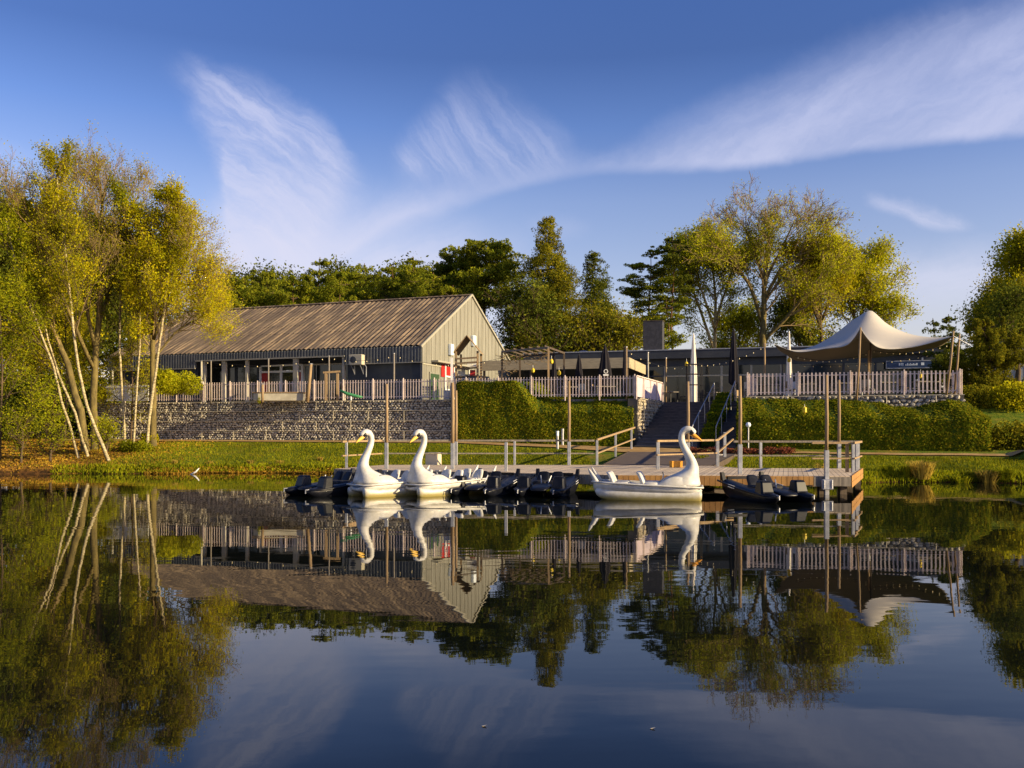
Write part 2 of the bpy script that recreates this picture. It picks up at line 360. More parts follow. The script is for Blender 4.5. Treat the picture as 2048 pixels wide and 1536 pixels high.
# water
m=bpy.data.materials.new('water'); m.use_nodes=True; x=NX(m.node_tree); b=m.node_tree.nodes['Principled BSDF']
b.inputs['Base Color'].default_value=(.0035,.005,.0045,1); b.inputs['Roughness'].default_value=.012; b.inputs['IOR'].default_value=1.36; b.inputs['Specular IOR Level'].default_value=.5
g=x.n('ShaderNodeNewGeometry'); mp=x.n('ShaderNodeMapping'); x.link(g.outputs['Position'],mp.inputs[0]); mp.inputs['Scale'].default_value=(.7,1.6,1)
h=x.m('ADD',x.noise(mp.outputs[0],.9,2,.5),x.m('MULTIPLY',x.noise(mp.outputs[0],5,2,.5),.07))
amp=x.ss(x.noise(g.outputs['Position'],.12,2),.35,.7)
bp=x.n('ShaderNodeBump'); bp.inputs['Strength'].default_value=.22; bp.inputs['Distance'].default_value=.012
x.link(x.m('MULTIPLY',h,x.m('ADD',amp,.5)),bp.inputs['Height']); x.link(bp.outputs[0],b.inputs['Normal'])
wt=MB(); wt.add([(-1500,-300,0),(1500,-300,0),(1500,45,0),(-1500,45,0)],[(0,1,2,3)]); wo_=wt.obj('water',m); tag(wo_,kind='structure')
# sandy path along the foot of the wall and past the right hedge
mat('path_sand',(.44,.29,.12),.95,.1,noise=((.34,.21,.08),2.),bump=(20,.5,.02))
pv=[];pf=[]
xr=np.arange(-26,24,.5)
for i,xx in enumerate(xr):
    off=np.interp(xx,[-26,-3,2,6,10,24],[.2,.2,.7,2.2,3.4,3.4]); wd=np.interp(xx,[-26,0,9,10,24],[2.6,2.3,1.4,.5,.5])
    yc=Yl(xx)-off
    for q in range(4):
        yy_=yc-wd*q/3; pv.append((xx,yy_,gz(xx,yy_)+.05))
    if i: 
        for q in range(3): a=(i-1)*4+q; pf.append((a,a+1,a+5,a+4))
w=MB(); w.add(pv,pf); tag(w.obj('path',"path_sand"),kind='structure')
# grass blades, leaf litter, bank plants
def scatter(n,x0,x1,fy0,fy1,cond=None,seed=3):
    rg=np.random.RandomState(seed); X_=rg.uniform(x0,x1,n); t=rg.uniform(0,1,n)
    Y=fy0(X_)*(1-t)+fy1(X_)*t
    if cond is not None: k=cond(X_,Y); X_,Y=X_[k],Y[k]
    return np.stack([X_,Y,ground(X_,Y)],1)
off=lambda q: np.interp(q,[-26,-3,2,6,10,24],[2.85,2.75,3.2,3.9,4.2,4.2])
def notdock(X_,Y): return ~((X_>3.4)&(X_<6.9+(Y-34)*.3)&(Y<43))
pts=scatter(90000,-22,26,lambda q:shoreY(q)+.25,lambda q:Yl(q)-off(q),lambda a,b_:notdock(a,b_)&((a>-18.5)|(np.random.RandomState(2).uniform(size=len(a))<.15)))
pts[:,2]+=.03
tag(quads('grass',pts,.042,'leaf_grass',vertical=.8,aspect=.25,seed=4),kind='stuff')
pts=scatter(15000,-32,-13,lambda q:shoreY(q)+.1,lambda q:Yl(q)-1.5,lambda a,b_:a+(np.random.RandomState(5).normal(size=len(a))*1.5)<-17,seed=6); pts[:,2]+=.02
tag(quads('leaf_litter',pts,.055,'leaf_litter',aspect=.6,seed=8),kind='stuff')
rg=np.random.RandomState(9)
k=16000; X_=rg.uniform(-20,27,k); Y=shoreY(X_)+.25*np.sin(X_*.9)+.15*np.sin(X_*2.3+1)+rg.uniform(0,.55,k); kk=~((X_>2.5)&(X_<11.9)&(Y<35)); X_,Y=X_[kk],Y[kk]
Z=ground(X_,Y)+rg.uniform(0,.10,len(X_)); tag(quads('bank_weeds',np.stack([X_,Y,Z],1),.075,'leaf_fresh',vertical=.6,aspect=.25,seed=10),kind='stuff')
k=7000; X_=rg.uniform(-16,2,k); Y=shoreY(X_)+.25*np.sin(X_*.9)+.15*np.sin(X_*2.3+1)+rg.uniform(-.1,.35,k)
tag(quads('bank_litter',np.stack([X_,Y,np.maximum(ground(X_,Y),0)+rg.uniform(0,.08,k)],1),.06,'leaf_litter',aspect=.4,seed=11),kind='stuff')
def tuft(px,d,h,n,m_,label,name='grass_tuft',cat='grass',wd=.5):
    x0=PX(px,d); z0=max(gz(x0,d),0); t=thing(name,label,cat,(x0,d,z0))
    rg=np.random.RandomState(int(px)); mb=MB(); 
    for i in range(n):
        a=rg.uniform(0,2*PI); r=rg.uniform(0,wd*.35); l=h*rg.uniform(.6,1.15); o=rg.uniform(.2,1.)*wd*.9; c_,s_=math.cos(a),math.sin(a); w_=.012
        b0=Vector((c_*r,s_*r,-.05)); b1=b0+Vector((c_*o*.35,s_*o*.35,l*.75)); b2=b0+Vector((c_*o,s_*o,l*.85)); pe=Vector((-s_,c_,0))*w_
        mb.add([b0-pe,b0+pe,b1+pe,b1-pe,b2],[(0,1,2,3),(3,2,4)])
    o=mb.obj('blades',m_,t,recalc=False); at=o.data.attributes.new('rnd','FLOAT','FACE'); at.data.foreach_set('value',np.repeat(rg.uniform(0,1,n),2).astype(np.float32))
    return t
tuft(1842,32.0,.75,420,'leaf_straw','large straw yellow grass tuft on the right bank, nearest to the jetty end',wd=.9)
tuft(1812,32.2,.45,160,'leaf_fresh','low green tuft just left of the large straw tuft')
tuft(1975,31.6,.55,260,'leaf_straw','orange straw tuft right of the large straw tuft on the right bank',wd=.8)
tuft(2010,31.5,.5,240,'leaf_fresh','green reed tuft at the water on the far right bank',wd=.8)
tuft(1925,31.6,.35,150,'leaf_fresh','short green tuft between the two straw tufts on the right bank',wd=.7)
tuft(1775,32.6,.4,150,'leaf_fresh','green tuft on the bank beside the jetty end post')
tuft(1640,32.4,.7,60,'leaf_straw','thin pale reeds behind the jetty rail left of the tall pole pair')
tuft(1172,34.8,.45,140,'leaf_straw','pale yellow tuft behind the jetty left of the ramp railing')
tuft(1120,34.7,.3,90,'leaf_fresh','small green tuft behind the jetty near the grey bollard')
tuft(1225,36.4,.35,120,'leaf_fresh','green tuft under the left ramp railing')
# ---------------------------------------------------------------- gabions
ICO=None
def ico():
    global ICO
    if ICO is None:
        bm=bmesh.new(); bmesh.ops.create_icosphere(bm,subdivisions=1,radius=1); ICO=(np.array([v.co[:] for v in bm.verts]),[tuple(v.index for v in f.verts) for f in bm.faces]); bm.free()
    return ICO
def stones(name,A,B,z0,z1,m_,parent,out=.0,cell=(.20,.135),seed=1):
    """stones in the vertical plane from A to B; facing side = right-hand normal"""
    rg=np.random.RandomState(seed); A=np.array(A); B=np.array(B); L=np.linalg.norm(B-A); t=(B-A)/L; nrm=np.array([t[1],-t[0]])
    V_,Fc=ico(); na=int(L/cell[0]); nb=max(1,int((z1-z0)/cell[1])); allv=[];allf=[];rn=[]
    for j in range(nb):
        for i in range(na):
            s_=(i+.5+(j%2)*.5+rg.uniform(-.25,.25))*L/na; zc=z0+(j+.5+rg.uniform(-.2,.2))*(z1-z0)/nb
            if s_>L: continue
            q=V_*np.array([cell[0]*rg.uniform(.42,.66),rg.uniform(.05,.08),cell[1]*rg.uniform(.42,.62)])*(1+rg.uniform(-.18,.18,(len(V_),1)))
            th=rg.uniform(-.6,.6); ct,st=math.cos(th),math.sin(th)
            lx=q[:,0]*ct-q[:,2]*st; lz=q[:,0]*st+q[:,2]*ct; ly=q[:,1]+rg.uniform(-.025,.015)+out
            p=A+t*s_
            allf+=[tuple(k+len(allv)*len(V_) for k in f) for f in Fc]
            allv.append(np.stack([p[0]+t[0]*lx+nrm[0]*ly,p[1]+t[1]*lx+nrm[1]*ly,zc+lz],1)); rn+= [rg.uniform()]*len(Fc)
    me=bpy.data.meshes.new(name); me.from_pydata(np.concatenate(allv).tolist(),[],allf); me.materials.append(M[m_])
    at=me.attributes.new('rnd','FLOAT','FACE'); at.data.foreach_set('value',np.array(rn,dtype=np.float32))
    o=bpy.data.objects.new(name,me); COL.objects.link(o); o.parent=parent; return o
def gabion(label,A,B,z0,z1,layer=.52,seed=1,m_='stone',bay=2.05,cell=(.20,.135),stagger=True):
    t=thing('gabion_wall',label,'stone wall')
    Av=Vector((A[0],A[1],0)); Bv=Vector((B[0],B[1],0)); tt=unit(Bv-Av); n=Vector((tt.y,-tt.x,0)); L=(Bv-Av).length
    Mx=Matrix.Translation(Av)@Matrix(((tt.x,-n.x,0,0),(tt.y,-n.y,0,0),(0,0,1,0),(0,0,0,1)))
    MB().box(0,L,.02,.5,z0-.3,z1,Mx).obj('core','gabion_core',t)
    stones('stone_fill',A,B,z0,z1,m_,t,.0,cell,seed)
    w=MB(); z=z1; k=0
    while z>z0-.05:
        w.bar(Mx@Vector((0,-.105,z)),Mx@Vector((L,-.105,z)),.034)
        if z-layer>z0-.3:
            s_=(bay/2 if k%2 and stagger else 0)
            while s_<L: w.bar(Mx@Vector((s_,-.105,max(z0,z-layer))),Mx@Vector((s_,-.105,z)),.028); s_+=bay
        z-=layer; k+=1
    w.obj('cage','cage_wire',t); return t
def onL(x,fwd=0): return (x-fwd*.272,Yl(x)-fwd*.962)
gabion('long grey gabion wall of caged stones below the white picket fence',onL(-24.4),onL(-2.4),1.22,3.47,.54,1,cell=(.165,.115))
gabion('right gabion wall of caged stones below the tent terrace fence',onL(11.1),onL(20.1),2.4,3.47,.54,3,cell=(.23,.16))
tp=S0+VST*8.2+UST*(-.08); tq=S0+VST*1.45+UST*(-.08)
gabion('pale sunlit stone side wall left of the staircase',tuple(tq),tuple(tp),.9,3.45,.54,4,'stone_warm',cell=(.24,.17))
# ---------------------------------------------------------------- terrace fences
def fence(label,A,B,zt0,zt1,h,bay,sp,pw,tall=(),mname='fence_paint',postw=.055,ext=.0):
    """picket fence from A to B: thing > posts, picket panels, rails"""
    t=thing('picket_fence',label,'fence'); A=Vector((A[0],A[1],zt0)); B=Vector((B[0],B[1],zt1)); D=B-A; L=D.length; u=D/L; nb=max(1,round(L/bay)); 
    for i in range(nb+1):
        p=A+D*(i/nb); q=MB(); Mx=Matrix.Translation(p)@Matrix.Rotation(math.atan2(u.y,u.x),4,'Z')
        q.bbox(-postw/2,postw/2,-postw/2-.05,postw/2-.05,-.1,h+.05,.008,Mx); q.obj('post',mname,t)
    for i in range(nb):
        a=A+D*(i/nb); b_=A+D*((i+1)/nb); q=MB(); n=max(2,int((b_-a).length/sp))
        for k_ in range(n):
            p=a+(b_-a)*((k_+.5)/n); Mx=Matrix.Translation(p)@Matrix.Rotation(math.atan2(u.y,u.x),4,'Z')
            q.box(-pw/2,pw/2,-.02,.005,.10,h-.02,Mx)
        for hz in (.2,h-.14): q.bar(a+Vector((0,0,hz))+u*postw*.5+Vector((0,.03,0)),b_+Vector((0,0,hz))-u*postw*.5+Vector((0,.03,0)),.035,.045)
        q.obj('picket_panel',mname,t)
    return t
fence('long low white picket fence on top of the left gabion wall',onL(-24.3,-.15),onL(6.0,-.15),3.47,3.47,1.13,1.74,.15,.045)
fence('tall white picket fence in front of the stretch tent on the right',onL(11.15,-.15),onL(19.95,-.15),3.47,3.47,1.12,2.15,.175,.068,postw=.06)
fence('short return of the tent fence running back beside the staircase',onL(11.1,-.2),(12.6,45.2),3.47,3.47,1.10,1.9,.185,.07)
fence('short return of the tent fence at its right end',onL(20.0,-.2),(21.1,42.2),3.47,3.47,1.10,1.6,.185,.07)
# cloth covered side rail beside stairs
A=Vector((*(tq-UST*.12),3.47)); B=Vector((*(tp-UST*.12+VST*.4),3.47))
t=thing('railing_screen','pale lilac cloth covered railing beside the top of the staircase','railing')
q=MB(); n=8; rings=[]
for i in range(n+1):
    p=A+(B-A)*(i/n); sg=.04*math.sin(i*2.1); rings.append([p+Vector((sg,0,.08)),p+Vector((sg+.015,0,.08)),p+Vector((sg*.6+.015,0,.6)),p+Vector((.015,0,1.06)),p+Vector((0,0,1.06)),p+Vector((sg*.6,0,.6))])
q.loft(rings); q.obj('cloth_cover','fence_cloth',t)
for i in range(5):
    p=A+(B-A)*(i/4); MB().box(p.x+.03,p.x+.09,p.y-.03,p.y+.03,3.40,4.56).obj('post','fence_paint',t)
MB().bar(A+Vector((.06,0,1.1)),B+Vector((.06,0,1.1)),.05).obj('handrail','fence_paint',t)
# ---------------------------------------------------------------- barn building
BL=(-5.24,51.2,3.47); BR=R(-20.5); BLD=thing('barn_building','long barn-like building with a mossy corrugated roof and beige panelled gable','building',BL,BR)
L_=23.6; W_=14.6; EZ=3.40; RZ=7.36; SP=5.04
# roof: corrugated sheets, front and back slopes
m=bpy.data.materials.new('roof_sheet'); m.use_nodes=True; x=NX(m.node_tree); b=m.node_tree.nodes['Principled BSDF']; b.inputs['Roughness'].default_value=.85; b.inputs['Specular IOR Level'].default_value=.15
tcn=x.n('ShaderNodeTexCoord'); mp=x.n('ShaderNodeMapping'); x.link(tcn.outputs['Object'],mp.inputs[0]); mp.inputs['Scale'].default_value=(4.5,.35,.35)
f1=x.ss(x.noise(mp.outputs[0],1.,6,.6),.42,.66)
mp2=x.n('ShaderNodeMapping'); x.link(tcn.outputs['Object'],mp2.inputs[0]); mp2.inputs['Scale'].default_value=(1.2,.8,.8)
f2=x.ss(x.noise(mp2.outputs[0],3.,6,.65),.4,.7)
c=x.mix(f1,(.12,.092,.07),(.36,.265,.16)); c=x.mix(x.m('MULTIPLY',f2,.5),c,(.115,.09,.065))
sx=x.n('ShaderNodeSeparateXYZ'); x.link(tcn.outputs['Object'],sx.inputs[0])
c=x.mix(x.m('MULTIPLY',x.ss(x.m('FRACT',x.m('DIVIDE',sx.outputs[0],1.05)),.90,.97),.75),c,(.48,.36,.22))
x.link(c,b.inputs['Base Color']); M['roof_sheet']=m
def slope(y0,y1,z0,z1,rows=6):
    q=MB(); n=int(L_/.0875); vs=[];fs=[]
    for j in range(rows):
        for e in (0,1):
            t=(j+e*1.02)/rows; lift=.014*(1-e)
            for i in range(n+1):
                xx=-L_+i*L_/n; a=.035*math.sin(2*PI*xx/.35)
                vs.append((xx,y0+(y1-y0)*t,z0+(z1-z0)*t+a+lift))
        o=j*2*(n+1)
        fs+=[(o+i,o+i+1,o+n+1+i+1,o+n+1+i) for i in range(n)]
    return q.add(vs,fs)
q=slope(-.22,W_/2,EZ-.02,RZ); q2=slope(W_+.22,W_/2,EZ-.02,RZ,3); q.add(q2.v,q2.f); rf=q.obj('roof','roof_sheet',BLD,recalc=False)
MB().loft([[Vector((xx,W_/2-.16,RZ+.0)),Vector((xx,W_/2,RZ+.1)),Vector((xx,W_/2+.16,RZ+.0))] for xx in (-L_-.02,.02)]).obj('ridge_cap','roof_sheet',rf)
# gable wall with vertical panels
def gable(xx,name,m_,th=.12):
    q=MB(); pr=[(0,0),(W_,0),(W_,EZ-.10),(W_/2,RZ-.08),(0,EZ-.10)]
    q.loft([[Vector((xx,y,z)) for y,z in pr],[Vector((xx-th,y,z)) for y,z in pr]]); return q.obj(name,m_,BLD)
gable(-.02,'gable_wall','panel_beige'); gable(-L_+.15,'gable_wall','panel_beige')
q=MB()
y=.0
while y<W_:
    zt=EZ-.12+(RZ-EZ)*(1-abs(y-W_/2)/(W_/2)); q.box(-.02,.012,y-.012,y+.012,0.02,zt); y+=.61
q.obj('panel_seams','trim_light',BLD)
q=MB(); 
for s_ in (0,1):
    ya=-.26 if s_==0 else W_+.26
    q.bar(Vector((.03,ya,EZ-.10)),Vector((.03,W_/2,RZ+.03)),.10,.13)
q.obj('verge_board','trim_light',BLD)
# fascia: vertically ribbed band
def fascia(x0,x1,z0,z1,y=-.24):
    q=MB(); n=int((x1-x0)/.03); ring=[]
    for i in range(n+1):
        xx=x0+(x1-x0)*i/n; ph=(xx/.21)%1; yy_=y+(.0 if ph<.55 else .05); ring.append((xx,yy_))
    vs=[(a,c_,z) for z in (z0,z1) for a,c_ in ring]; N=len(ring); q.add(vs,[(i,i+1,N+i+1,N+i) for i in range(N-1)])
    q.box(x0,x1,y+.06,y+.12,z0,z1); return q.obj('fascia','corrugated',BLD,recalc=False)
fascia(-SP,0,EZ-.98,EZ-.06); fascia(-16.2,-SP-.01,EZ-.46,EZ-.06); fascia(-L_,-16.21,EZ-.95,EZ-.06)
q=MB(); q.box(-SP-.03,0.03,-.27,-.20,EZ-1.04,EZ-.985); q.box(-16.2,-SP-.05,-.27,-.2,EZ-.55,EZ-.465); q.box(-L_,-16.22,-.27,-.2,EZ-1.01,EZ-.955)
q.obj('fascia_trim','trim_light',BLD)
q=MB(); q.box(-SP,-.15,.02,.14,0,EZ-.9); q.obj('front_wall','facade_dark',BLD)
q=MB(); q.box(-L_+.2,-16.3,.02,.14,0,EZ-.9); q.obj('front_wall','facade_dark',BLD)
q=MB(); q.box(-L_+.1,-.2,W_-.15,W_-.03,0,EZ-.2); q.obj('back_wall','panel_beige',BLD)
q=MB(); q.box(-16.2,-SP-.02,1.2,1.3,EZ-.75,EZ-.3); q.box(-16.2,-SP,-.15,1.2,EZ-.42,EZ-.36); q.box(-SP-.02,-SP+.1,.14,1.3,0,EZ-.42); q.box(-16.35,-16.2,.02,1.3,0,EZ-.42); q.obj('porch_soffit','facade_dark',BLD)
for xx,wd in ((-15.6,.16),(-14.06,.3),(-12.3,.18),(-8.66,.34),(-5.25,.16)): MB().bbox(xx-wd/2,xx+wd/2,-.15,.05,0,EZ-.55,.01).obj('column','column_paint',BLD)
xsb=[-16.2,-14.06,-12.25]
for a,b_ in ((-16.2,-14.06),(-14.06,-12.3),(-8.9,-7.0),(-7.0,-5.1)):
    w_=MB(); 
    for (p0,p1,z0,z1) in ((a+.02,a+.1,0,2.6),(b_-.1,b_-.02,0,2.6),(a+.1,b_-.1,0,.12),(a+.1,b_-.1,2.5,2.6),((a+b_)/2-.03,(a+b_)/2+.03,.12,2.5)): w_.box(p0,p1,1.08,1.18,z0,z1)
    wf=w_.obj('window','column_paint' if a>-9 else 'facade_dark',BLD); MB().box(a+.1,b_-.1,1.12,1.14,.12,2.5).obj('pane','glass_dark',wf)
# white framed double door with red leaves
d_=MB()
for p0,p1,z0,z1 in ((-12.2,-12.06,0,2.5),(-10.62,-10.46,0,2.5),(-9.04,-8.9,0,2.5),(-12.06,-10.62,2.1,2.22),(-10.46,-9.04,2.1,2.22),(-12.06,-8.9,2.5,2.6)): d_.box(p0,p1,1.02,1.16,z0,z1)
df=d_.obj('door','white_paint',BLD)
MB().box(-12.04,-11.55,1.08,1.12,.02,2.08).obj('door_leaf','door_red',df); MB().box(-11.53,-10.64,1.09,1.11,.02,2.08).obj('pane','glass_dark',df)
MB().box(-10.44,-9.3,1.09,1.11,.02,2.08).obj('pane','glass_dark',df); MB().box(-9.28,-9.06,1.08,1.12,.02,2.08).obj('door_leaf','door_red',df)
MB().box(-12.04,-9.06,1.09,1.11,2.24,2.48).obj('pane','glass_dark',df)
# gable side: window, red door bay, lintel, two wall lamps
w_=MB(); w_.box(0.0,.04,.9,2.3,.05,1.9); wf=w_.obj('window','panel_beige',BLD)
mat('glass_green',(.05,.09,.05),.12,.6); MB().box(.042,.05,1.0,2.2,.1,1.8).obj('pane','glass_green',wf)
MB().box(0.0,.45,1.2,6.9,2.50,2.60).obj('door_canopy','trim_light',BLD)
MB().box(-.02,.02,.0,2.9,2.28,2.36).obj('wall_strip','trim_light',BLD)
w_=MB(); 
for a in (3.0,4.3,5.6,6.7): w_.box(.0,.09,a,a+.12,0,2.45)
w_.box(.0,.08,3.12,6.7,1.70,1.80); w_.box(0,.08,3.12,6.7,.9,.98)
wf=w_.obj('door','white_paint',BLD)
MB().box(.0,.03,2.55,3.0,1.7,2.45).obj('door_leaf','door_red',wf); MB().box(0,.03,5.72,6.7,.99,1.69).obj('door_leaf','door_red',wf); MB().box(0,.03,3.12,4.3,1.81,2.4).obj('door_leaf','door_red',wf)
MB().box(0,.025,3.12,5.6,.02,.88).obj('pane','glass_dark',wf)
for yy_,zz_ in ((3.6,3.45),(7.2,4.35)): MB().bbox(.0,.22,yy_,yy_+.42,zz_-.35,zz_+.35,.03).obj('wall_lamp','lamp_white',BLD)
# outdoor cooling unit on brackets
ac=thing('cooling_unit','cream air conditioning unit on brackets under the barn eave','appliance',(0,0,0)); ac.location=Matrix.Translation(BL)@Matrix.Rotation(BR,4,'Z')@Vector((-4.1,-.32,2.3)); ac.rotation_euler=(0,0,BR)
q=MB(); q.bbox(-.45,.45,-.36,.0,0,.62,.03); q.obj('casing','ac_cream',ac)
q=MB(); q.lathe([(.20,0),(.20,.02),(.05,.03)],18); o=q.obj('fan_grille','facade_dark',ac); o.rotation_euler=(R(90),0,0); o.location=(-.14,-.365,.31)
q=MB(); q.bar((-.3,.08,-.55),(-.3,.08,0),.04); q.bar((-.3,.06,-.5),(-.3,-.3,-.02),.04); q.bar((.3,.08,-.55),(.3,.08,0),.04); q.bar((.3,.06,-.5),(.3,-.3,-.02),.04); q.tube([(.35,.05,.1),(.5,.08,-.1),(.48,.1,-.7)],.03); q.obj('bracket','galv',ac)
# ---------------------------------------------------------------- low restaurant
RB=thing('restaurant_building','low flat-roofed black restaurant building with a glass front behind the terrace','building',(9.6,59.8,3.47),-math.atan2(.272,.962))
x0,x1=-9.0,18.2
MB().box(x0,x1,-.5,10,3.25,3.80).obj('roof','fascia_black',RB)
MB().box(x0-.03,x1+.03,-.55,10.05,3.80,3.86).obj('roof_trim','galv',RB)
MB().box(x0+.1,x1-.1,-.02,9.9,2.75,3.25).obj('wall','facade_dark',RB)
q=MB(); q.box(x0+.2,x0+.3,.1,9.8,0,2.75); q.box(x1-.3,x1-.2,.1,9.8,0,2.75); q.box(x0+.3,x1-.3,9.6,9.8,0,2.75); q.box(x0+.3,x1-.3,.3,9.6,0.02,.06); q.obj('side_wall','facade_dark',RB)
n=14; wd=(x1-x0-.4)/n
for i in range(n):
    a=x0+.2+i*wd; f_=MB(); light=i in (5,6,7,8)
    for p0,p1,z0,z1 in ((a,a+.07,0,2.75),(a+wd-.07,a+wd,0,2.75),(a+.07,a+wd-.07,2.05,2.14),(a+.07,a+wd-.07,0,.08)): f_.box(p0,p1,.0,.1,z0,z1)
    wf=f_.obj('window','trim_light' if light else 'fascia_black',RB); MB().box(a+.07,a+wd-.07,.04,.06,.08,2.75).obj('pane','glass_dark',wf)
MB().bbox(-.72,.62,.6,1.7,3.86,5.95,.02).obj('chimney','brick_dark',RB)
MB().box(-.74,.64,.58,1.72,5.95,6.0).obj('chimney_cap','wood_dark',RB)
q=MB(); q.lathe([(.45,3.86),(.45,3.95),(.3,4.12),(.0,4.17)],14,c=(-5.2,2)); q.obj('roof_dome','galv',RB)
# sign on its facade
sg=thing('facade_sign','dark blue sign board with pale marks on the wall behind the tent','sign'); sp_=P(1819,729,55.0); sg.location=sp_; sg.rotation_euler=(0,0,TH)
MB().box(-1.35,1.25,-.04,.04,-.2,.2).obj('board','sign_blue',sg)
q=MB(); q.box(-1.38,1.28,-.06,.05,.2,.25); q.box(-1.3,1.28,-.06,.05,-.25,-.2); q.box(-1.38,-1.35,-.06,.05,-.25,.2); q.obj('frame','galv',sg)
q=MB(); rg=random.Random(4)
for k_ in range(3): q.box(-.62+k_*.1,-.56+k_*.1,-.05,-.041,-.07,.09)
a=-.24
while a<.42: w_=rg.uniform(.04,.09); q.box(a,a+w_,-.05,-.041,-.06,rg.choice((.03,.08))); a+=w_+.03
q.box(.66,.84,-.05,-.041,-.06,.11)
q.obj('lettering','sign_mark',sg)
MB().box(.7,.8,.0,.06,.25,.42).obj('spotlight','galv',sg)
# cream awning roof in front of it
cn=P(1257,716,51.5); CA=thing('terrace_canopy','flat-roofed terrace canopy with a broad cream fascia','canopy',(cn.x,cn.y,3.47),R(-17))
zc=cn.z-3.47
MB().box(-9.2,0,0,6.5,zc-.06,zc).obj('roof','galv',CA)
MB().box(-9.2,0.05,-.06,0,zc-.58,zc+.03).obj('fascia','canopy_cream',CA)
MB().box(0,.06,0,6.5,zc-.58,zc+.03).obj('fascia','canopy_cream',CA)
for xx,yy_ in ((-9,.1),(-6,.1),(-3,.1),(-.1,.1),(-.1,6.3),(-9,6.3)): MB().box(xx-.06,xx+.06,yy_-.06,yy_+.06,0,zc-.06).obj('post','wood_dark',CA)
MB().box(-9.1,-.2,5.9,6.0,0,zc-.1).obj('back_wall','facade_dark',CA)
# ---------------------------------------------------------------- staircase
def stw(u,v,z=0): p=S0+UST*u+VST*v; return Vector((p[0],p[1],z))
RS=math.atan2(UST[1],UST[0])
def stairs(label,u0,u1,v0,v1,z0,z1,n):
    p=stw(u0,v0,z0); t=thing('staircase',label,'stairs',p,RS); w_=u1-u0; dv=(v1-v0)/n; dz=(z1-z0)/n
    q=MB(); 
    for i in range(n): q.box(0,w_,i*dv,(i+1)*dv,-.4,(i+1)*dz-.045)
    q.obj('step_blocks','stair_grey',t,recalc=False)
    q=MB()
    for i in range(n): q.box(-.0,w_,i*dv-.03,(i+1)*dv-.002,(i+1)*dz-.043,(i+1)*dz)
    q.obj('treads','stair_tread',t); return t
mat('stair_tread',(.13,.12,.125),.8,.2,noise=((.085,.08,.085),3.))
stairs('wide left flight of dark stone steps up to the terrace',.05,2.9,0,8.3,1.0,3.45,15)
stairs('narrow right flight of dark stone steps beside the right hedge',3.75,5.15,0,8.3,1.0,3.45,15)
def handrail(label,u,vs,zs,hs=.95):
    t=thing('handrail',label,'handrail'); pts=[stw(u,v,z+hs) for v,z in zip(vs,zs)]
    pts=[pts[0]-Vector((0,0,.12))]+pts
    MB().tube(pts,.028,8).obj('rail','galv',t,smooth=True)
    for v,z in list(zip(vs,zs)):
        MB().tube([stw(u,v,z-.1),stw(u,v,z+hs)],.022,6).obj('post','galv',t)
    return t
handrail('steel handrail along the left flight of steps',2.75,[0.1,2.2,4.4,6.4,8.3],[1.05,1.7,2.35,2.9,3.5],1.0)
handrail('steel handrail between the planted strip and the right flight of steps',3.85,[.0,2.2,4.4,6.4,8.6],[1.05,1.7,2.35,2.95,3.6],1.0)
# ---------------------------------------------------------------- hedges
def hedge(label,line,prof,n,seed,mleaf='leaf_hedge',size=.045,sub=None,name='hedge'):
    """line(s)->(x,y) s in 0..1, prof(s)-> list of (depth,z) ; depth measured back along wall normal"""
    t=thing(name,label,'hedge'); N=36; rows=[]
    for i in range(N+1):
        s_=i/N; x_,y_=line(s_); rows.append([Vector((x_+.272*d*1.,y_+.962*d,z)) for d,z in prof(s_)])
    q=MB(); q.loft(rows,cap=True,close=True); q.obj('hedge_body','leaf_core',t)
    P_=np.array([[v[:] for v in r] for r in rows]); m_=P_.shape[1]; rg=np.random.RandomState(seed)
    tri=[];
    cells=[(i,j) for i in range(N) for j in range(m_-1)]
    ar=np.array([np.linalg.norm(np.cross(P_[i+1,j]-P_[i,j],P_[i,j+1]-P_[i,j])) for i,j in cells]); pr=ar/ar.sum()
    ch=rg.choice(len(cells),n,p=pr); ci=np.array(cells)[ch]; a=rg.uniform(size=(n,1)); b_=rg.uniform(size=(n,1))
    p=(P_[ci[:,0],ci[:,1]]*(1-a)+P_[ci[:,0]+1,ci[:,1]]*a)*(1-b_)+(P_[ci[:,0],ci[:,1]+1]*(1-a)+P_[ci[:,0]+1,ci[:,1]+1]*a)*b_
    e1_=P_[ci[:,0]+1,ci[:,1]]-P_[ci[:,0],ci[:,1]]; e2_=P_[ci[:,0],ci[:,1]+1]-P_[ci[:,0],ci[:,1]]; nr=np.cross(e1_,e2_); nr/=np.linalg.norm(nr,axis=1)[:,None]+1e-9
    # end caps
    for e in (0,N):
        pe=P_[e]; zmin,zmax=pe[:,2].min(),pe[:,2].max(); k=int(n*.07); zr=rg.uniform(zmin,zmax,k); dmax=np.linalg.norm(pe[-1,:2]-pe[0,:2]); 
        f_=rg.uniform(0,1,k); q_=np.zeros((k,3)); q_[:,:2]=pe[0,:2]+(pe[-1,:2]-pe[0,:2])*f_[:,None]; 
        dd=np.array([np.linalg.norm(v[:2]-pe[0,:2]) for v in pe]); zt=np.interp(f_*dmax,dd[:-1]+np.arange(len(dd)-1)*1e-6,pe[:-1,2]) ; q_[:,2]=zmin+(zt-zmin)*rg.uniform(0,1,k); p=np.concatenate([p,q_]); nr=np.concatenate([nr,np.tile(np.array([.96,-.27,0.])*(1 if e else -1),(k,1))])
    bump=np.sin(p[:,0]*3.1+p[:,2]*2)*.03+np.sin(p[:,0]*7.3+1)*.02
    p=p+rg.normal(size=p.shape)*.035; p[:,1]-=.03+bump; p[:,2]+=bump
    quads('leaves',p,size,mleaf,t,aspect=.6,seed=seed,nrm=nr); return t
